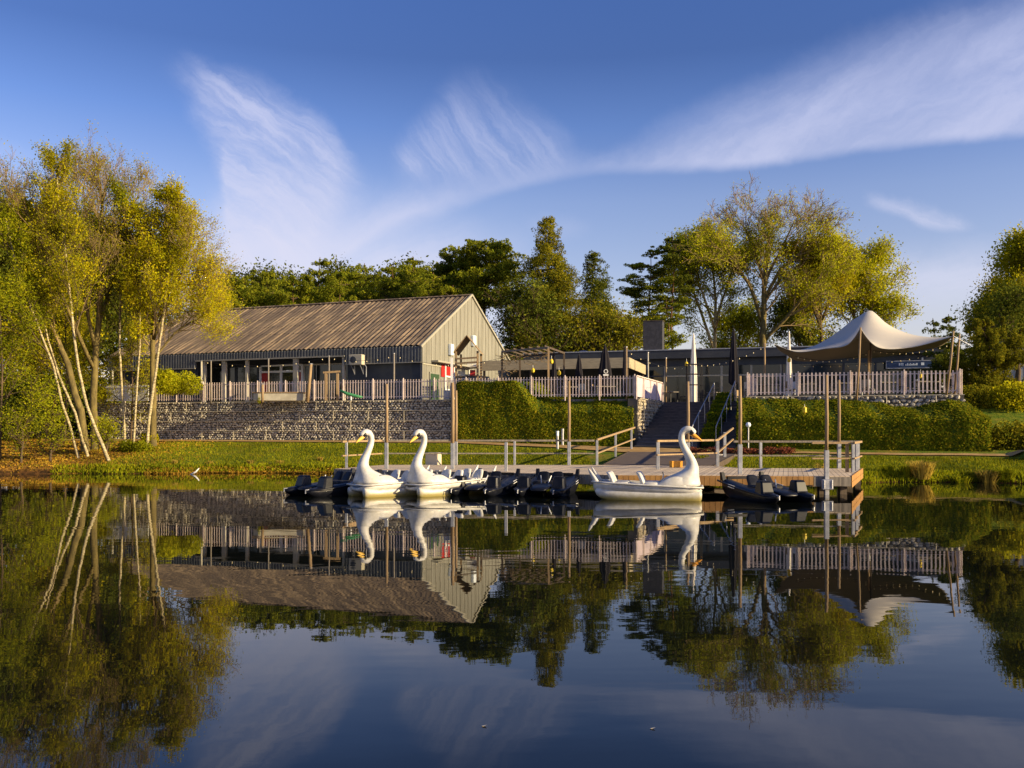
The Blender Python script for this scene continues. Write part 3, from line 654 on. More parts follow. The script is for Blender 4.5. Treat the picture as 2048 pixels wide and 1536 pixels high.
mat('leaf_core',(.03,.055,.008),.95,.1,noise=((.06,.09,.01),8.))
def l1(s_): 
    x_=-2.75+(5.9+2.75)*s_; return onL(x_,.40-.15*s_)
def p1(s_):
    x_=-2.75+8.5*s_; h=sstep(1.0,1.9,np.array(x_)); zt=4.36*(1-h)+3.55*h; zf=4.30*(1-h)+2.78*h; z0=1.0
    h2=float(sstep(.0,1.3,np.array(x_))); zf=4.30*(1-h2)+2.78*h2
    return [(0,z0),(-.03,1.9),(0.0,float(zf)),(.12,float(zf)+.10*h2+.04),(1.25-.8*(1-h2),float(zt)),(1.35,float(zt)),(1.37,z0)]
hedge('tall stepped clipped hedge left of the staircase',l1,p1,75000,21,'leaf_hedge',.04)
def l2(s_):
    x_=10.25+(19.9-10.25)*s_; return (x_, 39.8-.36*(x_-10.25)+.25*max(0,s_-.93)*8)
def p2(s_):
    zt=3.30+.05*math.cos(s_*9)-.42*math.exp(-((s_-.70)/.13)**2)-.12*s_; zf=2.42-.15*s_; z0=.9
    e=max(0,(s_-.93)/.07); zt-=e*.5; 
    return [(0,z0),(-.06,1.6),(-.03,zf),(.12,zf+.14),(1.35,zt),(1.7,zt+.03),(1.75,z0)]
hedge('long bushy hedge with a sloped golden top right of the staircase',l2,p2,85000,22,'leaf_hedge',.042)
def l3(s_): v=1.2+6.6*s_; p=S0+UST*3.0+VST*v; return (p[0],p[1])
t=thing('hedge','low clipped hedge strip between the two flights of steps','hedge')
q=MB(); pts=[]; rg=np.random.RandomState(31)
for i in range(9):
    v=1.4+6.4*i/8; z=1.0+.295*v; top=z+.35+(.25 if i>2 else -.05)
    q.loft([[stw(2.98,v,z-.3),stw(3.68,v,z-.3),stw(3.68,v,top),stw(2.98,v,top)],[stw(2.98,v+.8,z-.3),stw(3.68,v+.8,z-.3),stw(3.68,v+.8,top),stw(2.98,v+.8,top)]])
    for _ in range(1100):
        k_=rg.randint(3); a,b_,c_=rg.uniform(size=3)
        pts.append(stw(2.98+.7*a,v if k_==0 else v+.8*b_,top if k_==1 else z-.1+(top-z+.1)*c_) if k_!=2 else stw(2.98 if a<.5 else 3.68,v+.8*b_,z+(top-z)*c_))
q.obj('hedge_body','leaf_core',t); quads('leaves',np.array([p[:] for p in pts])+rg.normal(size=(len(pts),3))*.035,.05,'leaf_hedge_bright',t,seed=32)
# bushes
def bush(name,label,px,py,d,w_,h_,dp,n,m_,size=.07,seed=1,cat='bush',lobes=7):
    n=int(n*1.4); size=size*.8; c0=P(px,py,d); t=thing(name,label,cat,(c0.x,d,c0.z)); rg=np.random.RandomState(seed); pts=[]; q=MB()
    for i in range(lobes):
        cx,cy=rg.uniform(-w_/2,w_/2)*.7,rg.uniform(-dp/2,dp/2)*.6; hh=h_*rg.uniform(.55,.95); rr=np.array([w_*.28*rg.uniform(.7,1.2),dp*.35,hh*.55])
        c=np.array([cx,cy,hh*.45]); v=rg.normal(size=(n//lobes,3)); v/=np.linalg.norm(v,axis=1)[:,None]; v*=rg.uniform(.55,1.12,(len(v),1)); pts.append(c+v*rr)
        q.tube([(0,0,-.1),(cx*.5,cy*.5,hh*.4),(cx,cy,hh*.8)],[.03,.02,.008],5)
    p=np.concatenate(pts); p=p[p[:,2]>-.1]
    q.obj('stems','bark_brown',t); quads('foliage',p,size,m_,t,seed=seed+1); return t
bush('bush','wide olive bush on the right slope beyond the fence end',1985,838,43.5,5.2,2.0,2,15000,'leaf_spruce',.07,41,lobes=12)
bush('bush','yellow-olive bush at the right edge of the picture above the lawn',2050,830,42.5,4.,1.9,2,12000,'leaf_birch',.07,42,lobes=9)
bush('bush','low spreading olive bush at the foot of the right slope',1990,895,38.7,3.6,1.1,1.6,11000,'leaf_spruce',.07,43,lobes=12)
bush('bush','low dark bush in front of the right edge lawn slope',2060,897,38.0,3.2,1.3,1.6,9000,'leaf_spruce',.07,44,lobes=9)
bush('bush','yellow-green shrub on the terrace in front of the barn porch',352,786,47.8,2.6,1.5,1.4,6000,'leaf_yellowgreen',.06,45)
bush('bush','small green shrub on the terrace behind the fence far left',218,800,51,1.6,1.2,1.2,3500,'leaf_birch',.06,46)
bush('weed','yellow-green weed growing on the top edge of the gabion wall',523,805,45.9+1.5,.5,.45,.4,500,'leaf_yellowgreen',.05,47,'weed',4)
bush('potted_plant','golden potted shrub beside the top of the staircase',1458,812,50.5,.8,.9,.7,2000,'leaf_gold',.06,48,'plant',4)
bush('bush','green bush at the foot of the ramp right of the orange crate',1398,934,36.3,1.1,.55,.9,2600,'leaf_fresh',.05,49)
bush('bush','small leafy bush on the bank beside the birch trunks',262,905,43.5,1.8,.75,1.0,2600,'leaf_fresh',.06,50)
bush('bush','leafy bush at the foot of the gabion wall behind the birches',300,884,45.5,1.2,.6,.8,1500,'leaf_birch',.06,51)
for i,(px,w_) in enumerate(((1390,1.1),(1440,1.3),(1500,1.6),(1560,1.3))):
    bush('heather_plant',['reddish heather clump nearest the swan head','reddish heather clump below the right staircase','reddish heather clump under the right hedge corner','reddish heather clump at the right end of the flower bed'][i],px,907,38.3-.3*i,w_,.32,.6,1500,'leaf_heather',.04,52+i,'plant',6)
for i,(px,py,s_) in enumerate(((1440,912,.22),(1434,915,.16),(1447,917,.14))):
    c0=P(px,py,37.2); bm=bmesh.new(); bmesh.ops.create_icosphere(bm,subdivisions=2,radius=s_); rg=random.Random(i)
    for v in bm.verts: v.co*=rg.uniform(.8,1.15); v.co.z*=.6
    me=bpy.data.meshes.new('rock'); bm.to_mesh(me); bm.free(); me.materials.append(M['rock']); o=bpy.data.objects.new('rock',me); COL.objects.link(o); o.location=(c0.x,c0.y,gz(c0.x,c0.y)+s_*.3)
    tag(o,['largest pale rock in the flower bed below the steps','middle pale rock left of the largest one','smallest pale rock right of the largest one'][i],'rock',group='rocks in the flower bed')
# ---------------------------------------------------------------- trees
def grow(rg,mb,tips,p,d,L,r,depth,cfg):
    n=4; pts=[p.copy()]; d=d.copy()
    for i in range(n):
        d=unit(d+Vector((rg.uniform(-1,1),rg.uniform(-1,1),rg.uniform(-1,1)))*cfg['wob']+Vector((0,0,1))*cfg['trop']); p=p+d*(L/n); pts.append(p.copy())
    rr=[max(cfg['rmin'],r*(1-.75*i/n)) for i in range(n+1)]
    mb.tube(pts,rr,5 if r>.05 else 3,cap=False)
    if depth<=cfg.get('tipd',0): tips+=[q[:] for q in pts[1:]]
    if depth==0: return
    for k in range(cfg['nch']):
        t=rg.uniform(.25,1); i=min(n-1,int(t*n)); q=pts[i]+(pts[i+1]-pts[i])*(t*n-i)
        ax=unit(Vector((rg.gauss(0,1),rg.gauss(0,1),rg.gauss(0,1))).cross(d)); nd=Matrix.Rotation(cfg['ang']*rg.uniform(.6,1.3),3,ax)@d
        grow(rg,mb,tips,q,nd,L*cfg['lr']*rg.uniform(.7,1.15),r*.45,depth-1,cfg)
CF=dict(wob=.18,trop=.10,nch=4,ang=.65,lr=.55,rmin=.012,tipd=0)
def tree(name,label,trunk,rads,bm_,lm,nbr,blen,cfg,leafn,leafs,size,seed,t0=.35,bang=.7,depth=2,cat='tree',group=None,lenf=None,forks=(),twigm='bark_brown',filt=None,sway=None):
    """trunk: list of world points, rads: (base, top)"""
    rg=random.Random(seed); b0=Vector(trunk[0]); b0.z=gz(b0.x,b0.y); trunk=[b0]+list(trunk[1:]); t=thing(name,label,cat,b0,0,group)
    tr=[Vector(p)-b0 for p in trunk]; n=len(tr); mb=MB(); tb=MB(); tips=[]
    paths=[(tr,rads)]+[([Vector(p)-b0 for p in f],rr) for f,rr in forks]
    for k,(pth,rr) in enumerate(paths):
        nn=len(pth); pp=[]; ra=[]
        for i in range(nn-1):
            for e in range(3): 
                s_=(i+e/3)/(nn-1); w=pth[i].lerp(pth[i+1],e/3)
                if 0<s_<1: w=w+Vector((rg.uniform(-1,1),rg.uniform(-1,1),0))*rr[0]*.18
                pp.append(w); ra.append(rr[0]+(rr[1]-rr[0])*s_)
        pp.append(pth[-1]); ra.append(rr[1])
        mb.tube([pp[0]-Vector((0,0,.3 if k==0 else 0))]+pp,[ra[0]*(1.25 if k==0 else 1)]+ra,9)
        m_=len(pp); nb=nbr if k==0 else int(nbr*.6); ts=t0 if k==0 else .15
        for b_ in range(nb):
            s_=ts+(1-ts)*((b_+rg.random())/nb)**.9; i=min(m_-2,int(s_*(m_-1))); q=pp[i].lerp(pp[i+1],s_*(m_-1)-i); td=unit(pp[i+1]-pp[i])
            az=rg.uniform(0,2*PI); ax=unit(Vector((math.cos(az),math.sin(az),0)).cross(td)); a=bang*rg.uniform(.7,1.25)
            nd=Matrix.Rotation(-a,3,ax)@td
            L=blen*(lenf(s_) if lenf else (1.15-.75*s_))*rg.uniform(.75,1.2)
            grow(rg,tb,tips,q,nd,L,max(.03,ra[i]*.42),depth,cfg)
    mb.obj('trunk',bm_,t,smooth=True); tb.obj('branches',twigm,t,recalc=False,smooth=True)
    T=np.array(tips); r2=np.random.RandomState(seed)
    if leafn and len(T):
        leafn=int(leafn*1.75); size=size*.72
        c=T[r2.randint(0,len(T),leafn)]+r2.normal(size=(leafn,3))*leafs
        if filt: c=c[filt(c+np.array(b0[:]),r2)]
        quads('foliage',c,size,lm,t,seed=seed)
    return t
def pathpx(pts,d0,d1=None):
    d1=d1 or d0; n=len(pts); return [P(px,py,d0+(d1-d0)*i/(n-1)) for i,(px,py) in enumerate(pts)]
def onground(pts):
    p=pts[0]; pts[0]=Vector((p.x,p.y,gz(p.x,p.y))); return pts
BF=dict(CF,trop=.10,wob=.14,ang=.5,nch=4,lr=.6,rmin=.009)
def birch(label,pts,d0,d1,r0,seed,n=26,bl=3.0,leafn=9000,lm='leaf_birch',bark='bark_white',t0=.4,size=.065,depth=2,forks=(),leafs=.16,cfg=BF,bang=.55,name='birch_tree'):
    return tree(name,label,onground(pathpx(pts,d0,d1)),(r0,.03),bark,lm,n,bl,cfg,leafn,leafs,size,seed,t0,bang,depth,group='birches on the left bank' if name=='birch_tree' else None,forks=forks)
birch('white birch leaning left, rightmost at its foot of the leaning group',[(218,915),(197,872),(175,815),(157,735),(148,670),(141,600),(135,540),(128,470),(118,400),(112,340)],40.3,42,.08,101,24,2.6,9000)
birch('slender white birch leaning far left, leftmost of the leaning group',[(157,900),(141,855),(122,800),(108,735),(85,675),(64,620),(42,560),(25,500),(12,440)],41,41,.065,102,20,2.2,7000,'leaf_fresh')
birch('white birch with a bend halfway, between the two leaning birches',[(176,904),(165,880),(150,825),(128,775),(112,735),(96,680),(80,610),(68,560),(55,500),(45,430)],41.5,43,.07,103,22,2.6,8000)
birch('straight upright white birch in front of the fence end',[(250,882),(247,830),(243,760),(239,700),(240,640),(241,600),(237,550),(232,480),(228,420)],44.5,44.5,.065,104,20,2.6,7500,'leaf_fresh')
birch('thin greenish birch between the two upright white birches',[(266,896),(270,840),(275,760),(280,690),(279,600),(283,520),(285,450)],43.5,44,.055,105,18,2.2,6500,'leaf_gold')
birch('white birch leaning right beside the gabion wall',[(293,892),(299,830),(307,775),(316,710),(323,660),(331,600),(336,540),(341,480),(345,420)],43.6,44,.08,106,26,2.9,12000,'leaf_gold',size=.07)
# big multi-stem trees forming the crown
BG=dict(CF,trop=.10,wob=.16,ang=.58,nch=4,lr=.6,rmin=.006)
tree('broad_tree','tall mossy-trunked tree with an airy olive crown, highest on the left bank',onground(pathpx([(190,905),(187,820),(190,740),(196,650),(202,560),(205,480),(204,430),(202,390),(198,360)],44.5)),(.20,.04),'bark_olive','leaf_birch',24,3.0,BG,24000,.24,.05,111,.38,.6,3,
  forks=[([P(190,700,44.5),P(170,600,44),P(150,500,44),P(138,430,43.5),P(132,380,43)],(.10,.03)),([P(194,660,44.5),P(225,560,45),P(250,470,46),P(262,430,46),P(268,400,46)],(.10,.03)),([P(188,740,44.5),P(140,630,43),P(95,520,42.5),P(62,450,42),P(50,410,42)],(.10,.03)),([P(200,600,44.5),P(185,500,46),P(172,420,47),P(166,370,47)],(.10,.03))],twigm='twig',filt=lambda c,r2:r2.uniform(size=len(c))>sstep(8,13.5,c[:,2])*.6)
tree('broad_tree','olive tree at the left picture edge with bare upper twigs',onground(pathpx([(172,900),(160,820),(135,730),(100,640),(62,550),(30,470),(8,400)],43.5)),(.2,.04),'bark_olive','leaf_birch',20,2.5,BG,14000,.18,.052,112,.4,.6,3,
  forks=[([P(100,640,43.5),P(92,540,44),P(88,450,44),P(85,380,44)],(.1,.03)),([P(62,550,43.5),P(20,500,43),P(-25,440,43)],(.1,.03))],twigm='twig',filt=lambda c,r2:r2.uniform(size=len(c))>sstep(7.5,13,c[:,2])*.7)
tree('broad_tree','dark-trunked tree with a golden crown overhanging the barn roof',onground(pathpx([(307,888),(306,820),(306,750),(305,690),(308,650),(312,590),(322,530),(328,490),(332,460)],45.2)),(.18,.04),'bark_olive','leaf_gold',28,2.5,dict(BG,trop=.06),36000,.26,.052,113,.33,.75,3,
  forks=[([P(306,680,45.2),P(335,610,44.8),P(365,550,44.5),P(378,500,44.2),P(385,460,44)],(.10,.03)),([P(308,640,45.2),P(350,590,45.5),P(378,568,46),P(395,560,46)],(.08,.025)),([P(306,690,45.2),P(285,600,45),P(265,520,44.5),P(262,460,44)],(.09,.03)),([P(306,720,45.2),P(350,665,45.4),P(380,645,45.6),P(395,640,45.6)],(.06,.02))],twigm='twig',filt=lambda c,r2:r2.uniform(size=len(c))>sstep(8,12.5,c[:,2])*.6)
# leafy young trees and saplings low on the left
def small(label,px,d,h,w_,seed,lm,n=9000,size=.07,name='young_tree',r=.06):
    x_=PX(px,d); z=gz(x_,d); return tree(name,label,[Vector((x_,d,z)),Vector((x_+.1,d,z+h*.5)),Vector((x_-.05,d,z+h))],(r,.02),'bark_brown',lm,22,w_,dict(CF,trop=.03),n,.2,size,seed,.12,.9,2)
small('green young tree hanging over the water at the left edge',0,40,8.0,2.3,121,'leaf_fresh',11000,.06)
small('bright green sapling on the bank left of the birches',100,40,2.0,.8,122,'leaf_fresh',1500,.05)
small('low green sapling nearest the left picture edge',42,39.4,2.0,.8,123,'leaf_fresh',1300,.05)
small('green understorey tree behind the leaning birches',130,50,8.5,2.6,124,'leaf_birch',12000,.06)
small('green understorey tree behind the upright birches',262,50.2,6.0,1.7,125,'leaf_birch',4000,.06)
small('yellow-green sapling at the foot of the birch clump',212,42,1.5,.6,126,'leaf_yellowgreen',1500,.055)
# background wood at the left
def broad(label,px,d,top,w_,seed,lm,n=22000,size=.13,bark='bark_brown',t0=.2,depth=2,r=.25,leafs=.42,name='broad_tree',nb=30):
    x_=PX(px,d); z=gz(x_,d); zt=PZ(top,d); h=zt-z
    return tree(name,label,[Vector((x_,d,z)),Vector((x_+.2,d,z+h*.35)),Vector((x_-.2,d,z+h*.7)),Vector((x_,d,z+h*.97))],(r,.05),bark,lm,nb,w_,dict(CF,trop=.05,nch=5,rmin=.02),n,leafs,size,seed,t0,.85,depth,lenf=lambda s_:1.0-.55*abs(s_-.45)-.25*s_)
broad('dark background tree at the left picture edge',-40,60,430,5,131,'leaf_dark',26000,.14)
broad('dark background tree behind the leaning birches',60,64,490,5,132,'leaf_dark',26000,.14)
broad('dark background tree left of the barn end',150,66,470,5,133,'leaf_dark',28000,.14)
broad('dark green background tree right behind the barn end',225,72,520,4.6,134,'leaf_dark',24000,.14)
broad('rusty brown background tree low at the left',110,58,640,3.6,135,'leaf_orange',9000,.11)
broad('olive background tree between the birches and the barn',290,78,520,4.5,136,'leaf_dark',20000,.14)
broad('distant dark tree behind the left wood',20,84,470,6,137,'leaf_dark',24000,.17)
for i,(px,py,d,w_,h_) in enumerate(((-60,852,58,9,5),(60,856,56,8,4.2),(150,858,60,8,5),(215,855,57,4,3.2),(-20,866,50,5,2.2))):
    bush('thicket',['dark thicket at the left picture edge below the trees','dark thicket behind the leaning birches','dark thicket left of the gabion wall end','dark thicket touching the left end of the gabion wall','low thicket on the lawn edge at the far left'][i],px,py,d,w_,h_,3,16000,'leaf_dark',.14,600+i,'thicket',12)
# pines: whorled branches carrying flat pads of needles
def pine(name,label,px,d,top,w_,base_frac,seed,n=16000,size=.16,lm='leaf_pine',layers=11,cone=.9,r=.25,tier=3,droop=.0,pad=(.8,.8,.28),group=None,bark='bark_pine',base=None,perw=6,fine=True):
    x_=PX(px,d); z=gz(x_,d) if base is None else base; zt=PZ(top,d); h=zt-z; t=thing(name,label,'tree',(x_,d,z),0,group)
    rg=random.Random(seed); r2=np.random.RandomState(seed); mb=MB(); tb=MB(); tr=[]; 
    for i in range(9): s_=i/8; tr.append(Vector((math.sin(i*1.3+seed)*.12*(1 if cone<.9 else .3),math.cos(i*1.7)*.1,h*s_)))
    mb.tube([tr[0]-Vector((0,0,.4))]+tr,[r*1.2]+[max(.03,r*(1-s_/8*.93)) for s_ in range(9)],8)
    cs=[];wt=[]
    for L in range(layers):
        f=base_frac+(1-base_frac)*(L+.3)/layers; zc=h*f; g_=(f-base_frac)/(1-base_frac)
        rad=w_*((1-g_)**cone*.93+.07) if cone>=.7 else w_*math.sqrt(max(.04,1-(2*g_-.75)**2*.7))*rg.uniform(.7,1)
        for k in range(perw):
            az=rg.uniform(0,2*PI)+k*2*PI/perw; rr=rad*rg.uniform(.5,1.15); up=rg.uniform(.0,.42)*rr*(1 if droop==0 else 0)-droop*rr*rg.uniform(.5,1.2)
            i=min(7,int(f*8)); c0=tr[i].lerp(tr[i+1],f*8-i) if i<8 else tr[8]; e=Vector((c0.x+math.cos(az)*rr,c0.y+math.sin(az)*rr,zc+up)); mid=c0.lerp(e,.5)+Vector((0,0,rr*.06))
            tb.tube([c0,mid,e],[max(.03,r*.3*(1-g_*.6)),.03,.012],4,cap=False)
            nt_=max(2,int(rr/.42)) if fine else tier
            for q in range(nt_):
                s_=1-q*(.8/nt_); p=c0.lerp(e,s_); sp__=.22 if fine else rr*.09
                cs.append((p.x+rg.gauss(0,sp__),p.y+rg.gauss(0,sp__),p.z+rg.gauss(0,.12)-(droop*.35*s_ if fine else 0))); wt.append(rg.uniform(.55,1.1))
                if rr>1.2 and s_>.5:
                    for sd in (-1,1): cs.append((p.x-math.sin(az)*sd*rr*.2+rg.gauss(0,.1),p.y+math.cos(az)*sd*rr*.2+rg.gauss(0,.1),p.z+rg.gauss(0,.12))); wt.append(rg.uniform(.45,.9))
    cs.append((tr[8].x,tr[8].y,h-.25)); wt.append(.4)
    n=int(n*1.6); size=size*.75; cs=np.array(cs); wt=np.array(wt); k=r2.choice(len(cs),n,p=wt/wt.sum()); v=r2.normal(size=(n,3)); v/=np.linalg.norm(v,axis=1)[:,None]; v*=r2.uniform(.3,1,(n,1))**.5
    tp_=(.45+.55*np.clip((h-cs[:,2])/(h*.28),0,1))[k][:,None]; c=cs[k]+v*np.array(pad)*wt[k][:,None]*tp_
    mb.obj('trunk',bark,t,smooth=True); tb.obj('branches','bark_brown',t,recalc=False); quads('foliage',c,size,lm,t,aspect=.35,seed=seed); return t
for i,(px,top,w_,d,lab) in enumerate([(448,585,2.2,74,'short golden-green pine at the left end of the row behind the roof'),(490,556,2.9,78,'rounded pine second from the left behind the roof'),(535,538,2.6,80,'pine with a split top behind the left part of the roof'),(588,552,2.5,76,'low dark pine between two taller ones behind the roof'),(638,514,2.3,82,'pointed pine standing above the middle of the roof'),(680,540,2.4,77,'small pine right of the pointed one behind the roof'),(728,526,2.9,83,'wide yellow-green pine behind the middle of the roof'),(785,530,3.0,78,'bushy pine behind the right half of the roof'),(828,512,2.4,86,'tall darker pine tip behind the right half of the roof'),(868,545,2.6,74,'sunlit low pine nearest the gable peak'),(905,570,1.9,72,'small sunlit pine directly behind the gable peak')]):
    pine('pine_tree',lab,px,d,top,w_,.30,200+i,17000,.13,'leaf_pine',11,.60,.2,3,0,(.55,.55,.40),'pines behind the barn roof',perw=8)
bush_n=0
# wide dark filler wood far behind
for i,(px,top,lab) in enumerate([(460,600,'distant wood edge tree behind the left pines'),(560,590,'distant wood edge tree behind the row of pines at its left'),(700,585,'distant wood edge tree behind the middle of the roof'),(830,575,'distant wood edge tree behind the right part of the roof'),(1060,600,'dark undergrowth tree below the big spruce'),(1222,655,'olive undergrowth tree right of the spruces')]):
    broad(lab,px,96 if i<4 else 70,top,6 if i<4 else 3.6,230+i,'leaf_dark' if i<5 else 'leaf_spruce',15000 if i<4 else 9000,.2 if i<4 else .13,t0=.1)
pine('pine_tree','tall broad-crowned pine right behind the gable, trunk showing below its crown',970,76,478,3.7,.60,251,26000,.15,'leaf_pine',9,.3,.28,3,0,(.62,.62,.42),None,'bark_brown',perw=11)
pine('pine_tree','darker pine crown to the left of the tall broad-crowned pine',912,80,505,3.0,.60,252,16000,.15,'leaf_dark',8,.3,.22,3,0,(.6,.6,.4),None,'bark_brown',perw=9)
pine('spruce_tree','tallest pointed spruce in the middle of the background',1095,72,432,4.4,.06,253,85000,.11,'leaf_spruce',40,.72,.25,4,.22,(.5,.5,.5),None,'bark_brown',perw=9)
pine('spruce_tree','smaller darker spruce right of the tallest one',1188,75,503,3.6,.06,254,52000,.11,'leaf_dark',32,.72,.2,4,.22,(.48,.48,.46),None,'bark_brown',perw=8)
pine('spruce_tree','low bushy conifer left of the tallest spruce',1035,70,600,2.4,.05,255,14000,.12,'leaf_spruce',10,.75,.15,3,.1,(.7,.7,.4),None,'bark_brown')
pine('pine_tree','sparse dark pine with flat layered pads right of the spruces',1300,80,498,3.4,.40,256,15000,.13,'leaf_pine',9,.35,.2,2,0,(.6,.6,.2),None,'bark_pine',perw=5)
pine('pine_tree','dark leaning pine crown in front of the light green tree',1345,78,470,2.2,.60,257,9000,.13,'leaf_dark',7,.35,.16,2,0,(.6,.6,.25),None,'bark_pine',perw=5)
pine('pine_tree','low layered pine above the flat roof behind the white parasol',1335,74,600,3.0,.30,258,9000,.13,'leaf_pine',6,.4,.15,2,0,(.6,.6,.2),None,'bark_pine',perw=5)
DF=dict(CF,trop=.05,wob=.16,ang=.6,nch=4,lr=.6,rmin=.016)
tree('broad_tree','light green multi-stemmed tree left of the big bare-topped tree',[P(1428,760,86),P(1430,690,86),P(1432,600,86),P(1425,540,86),P(1420,510,86)],(.22,.05),'bark_white','leaf_yellowgreen',20,3.6,DF,22000,.38,.13,301,.3,.75,3,
  forks=[([P(1428,700,86),P(1400,620,86),P(1378,560,86),P(1368,520,86)],(.16,.04)),([P(1432,640,86),P(1455,570,86),P(1470,520,86)],(.14,.04)),([P(1430,660,86),P(1410,600,84),P(1388,540,84),P(1390,500,84)],(.14,.04))],twigm='twig')
tree('broad_tree','big forked tree with a bare twiggy top in the right background',[P(1524,770,80),P(1526,690,80),P(1526,620,80),P(1530,560,80),P(1532,520,80),P(1535,480,80),P(1538,455,80)],(.36,.05),'bark_olive','leaf_yellowgreen',24,4.0,dict(DF,rmin=.014,nch=4,trop=.03),35000,.32,.10,302,.3,.7,3,
  forks=[([P(1526,650,80),P(1500,570,80),P(1462,520,79),P(1435,495,78),P(1418,480,78)],(.2,.04)),([P(1528,600,80),P(1560,540,80),P(1595,510,80),P(1625,485,80),P(1640,470,80)],(.18,.04)),([P(1527,680,80),P(1570,640,79),P(1610,590,78),P(1650,540,78),P(1690,500,78)],(.2,.04)),([P(1528,560,80),P(1505,490,81),P(1492,460,81),P(1480,445,81)],(.14,.03)),([P(1530,560,80),P(1562,500,82),P(1580,460,82),P(1590,440,82)],(.14,.03))],twigm='twig',
  filt=lambda c,r2:(c[:,2]<PZ(462,80)+r2.normal(size=len(c))*.6)|(r2.uniform(size=len(c))<.12))
tree('broad_tree','golden tree with dark trunk behind the left part of the tent',[P(1642,770,82),P(1643,690,82),P(1641,620,82),P(1638,570,82),P(1640,520,82)],(.2,.05),'bark_brown','leaf_orange',24,3.4,DF,18000,.40,.13,303,.3,.8,3,
  forks=[([P(1643,660,82),P(1620,600,82),P(1604,550,82),P(1600,520,82)],(.14,.04)),([P(1643,640,82),P(1668,590,82),P(1680,550,82)],(.14,.04))],twigm='twig')
tree('broad_tree','yellow-green spreading tree behind the tent peak, farthest right of the group',[P(1712,770,84),P(1712,690,84),P(1708,620,84),P(1705,580,84),P(1700,540,84)],(.2,.05),'bark_brown','leaf_yellowgreen',22,3.2,DF,22000,.38,.13,304,.3,.85,3,
  forks=[([P(1712,660,84),P(1732,600,84),P(1742,550,84),P(1745,535,84)],(.14,.04)),([P(1712,670,84),P(1738,640,84),P(1755,625,84)],(.12,.04)),([P(1710,640,84),P(1685,570,84),P(1675,520,84)],(.13,.04))],twigm='twig')
broad('dark low tree beneath the golden tree behind the tent',1600,92,610,4,305,'leaf_dark',12000,.16)
broad('dark green tree low behind the black parasol',1480,94,640,4,306,'leaf_yellowgreen',9000,.15)
# right side
broad('large olive green tree at the right edge of the picture',2075,62,492,3.5,311,'leaf_birch',30000,.12,t0=.12)
broad('dark tree left of the large olive tree at the right edge',2003,68,590,2.6,312,'leaf_spruce',16000,.12,t0=.1)
broad('dark lower tree under the large olive tree at the right edge',2045,58,600,2.6,313,'leaf_spruce',14000,.12,t0=.1)
pine('spruce_tree','small distant spruce tip right of the tent, the left one of two',1868,84,636,1.9,.05,314,5000,.13,'leaf_dark',12,.8,.1,2,.1,(.35,.35,.3),None,'bark_brown')
pine('spruce_tree','small distant spruce tip right of the tent, the right one of two',1900,80,628,2.0,.05,315,7000,.13,'leaf_dark',12,.8,.1,2,.1,(.35,.35,.3),None,'bark_brown')
pine('young_pine','bushy young pine with upright shoots right of the tent fence',1975,46,640,1.9,.02,316,26000,.085,'leaf_spruce',13,.45,.12,3,-.35,(.24,.24,.34),None,'bark_brown',perw=8)
pine('young_pine','dark conifer between the tent and the bushy young pine',1912,50,690,1.5,.02,317,12000,.09,'leaf_dark',9,.5,.1,3,.0,(.5,.5,.3),None,'bark_brown')
broad('thin dark tree trunk group at the right edge behind the young pine',2030,52,600,1.4,318,'leaf_dark',3000,.1,t0=.6,r=.2,depth=2,nb=14)
sh=thing('shed','pale grey shed at the right edge behind the dark trunks','building',(PX(2065,56),56,2.9),TH)
MB().box(-2.2,3,0,3,0,4.6).obj('wall','grey_shed',sh); MB().box(-2.35,3.1,-.15,3.1,4.6,4.75).obj('roof','fascia_black',sh)
q=MB(); 
for i in range(9): q.box(-2.2+i*.6,-2.17+i*.6,-.02,0,0.02,4.6)
q.obj('cladding_seams','galv',sh)
for i,(px,lab) in enumerate(((70,'short sawn orange-lit tree stump trunk left of the birches'),(97,'forked sunlit trunk stump between dark trees at the left'))):
    x_=PX(px,52); z=gz(x_,52); t=thing('tree_stump',lab,'tree',(x_,52,z)); q=MB(); q.tube([(0,0,-.2),(0,0,1.2),(-.3,0,2.2),(-.35,0,3.0)],[.22,.17,.14,.1],8)
    if i: q.tube([(0,0,1.2),(.4,0,2.2),(.5,0,3.1)],[.14,.12,.09],8)
    q.obj('trunk','bark_pine',t,smooth=True)
# ---------------------------------------------------------------- jetty
DZ=.54
J=thing('jetty','T-shaped timber jetty with pale deck boards and orange plank edge','jetty')
FR=Vector((9.95,25.7)); BRt=Vector((12.4,31.0)); BLt=Vector((3.6,34.2)); FM=Vector((3.2,26.4)); LF=Vector((-6.2,30.6)); LB=Vector((-5.0,34.2))
poly=[FR,BRt,Vector((8.2,31.2)),Vector((7.4,34.0)),LB,LF,Vector((-1.0,28.2)),FM]
q=MB(); q.loft([[Vector((p.x,p.y,DZ-.07)) for p in poly],[Vector((p.x,p.y,DZ)) for p in poly]]); dk=q.obj('deck','deck_boards',J)
m=M['deck_boards']; x=NX(m.node_tree); b=m.node_tree.nodes['Principled BSDF']; g=x.n('ShaderNodeTexCoord'); s3=x.n('ShaderNodeSeparateXYZ'); x.link(g.outputs['Object'],s3.inputs[0])
al=x.m('ADD',x.m('MULTIPLY',s3.outputs[0],.95),x.m('MULTIPLY',s3.outputs[1],-.3)); gap=x.ss(x.m('FRACT',x.m('DIVIDE',al,.145)),.88,.95)
old=b.inputs['Base Color'].links[0].from_socket; bid=x.n('ShaderNodeTexWhiteNoise',noise_dimensions='1D'); x.link(x.m('FLOOR',x.m('DIVIDE',al,.145)),bid.inputs['W'])
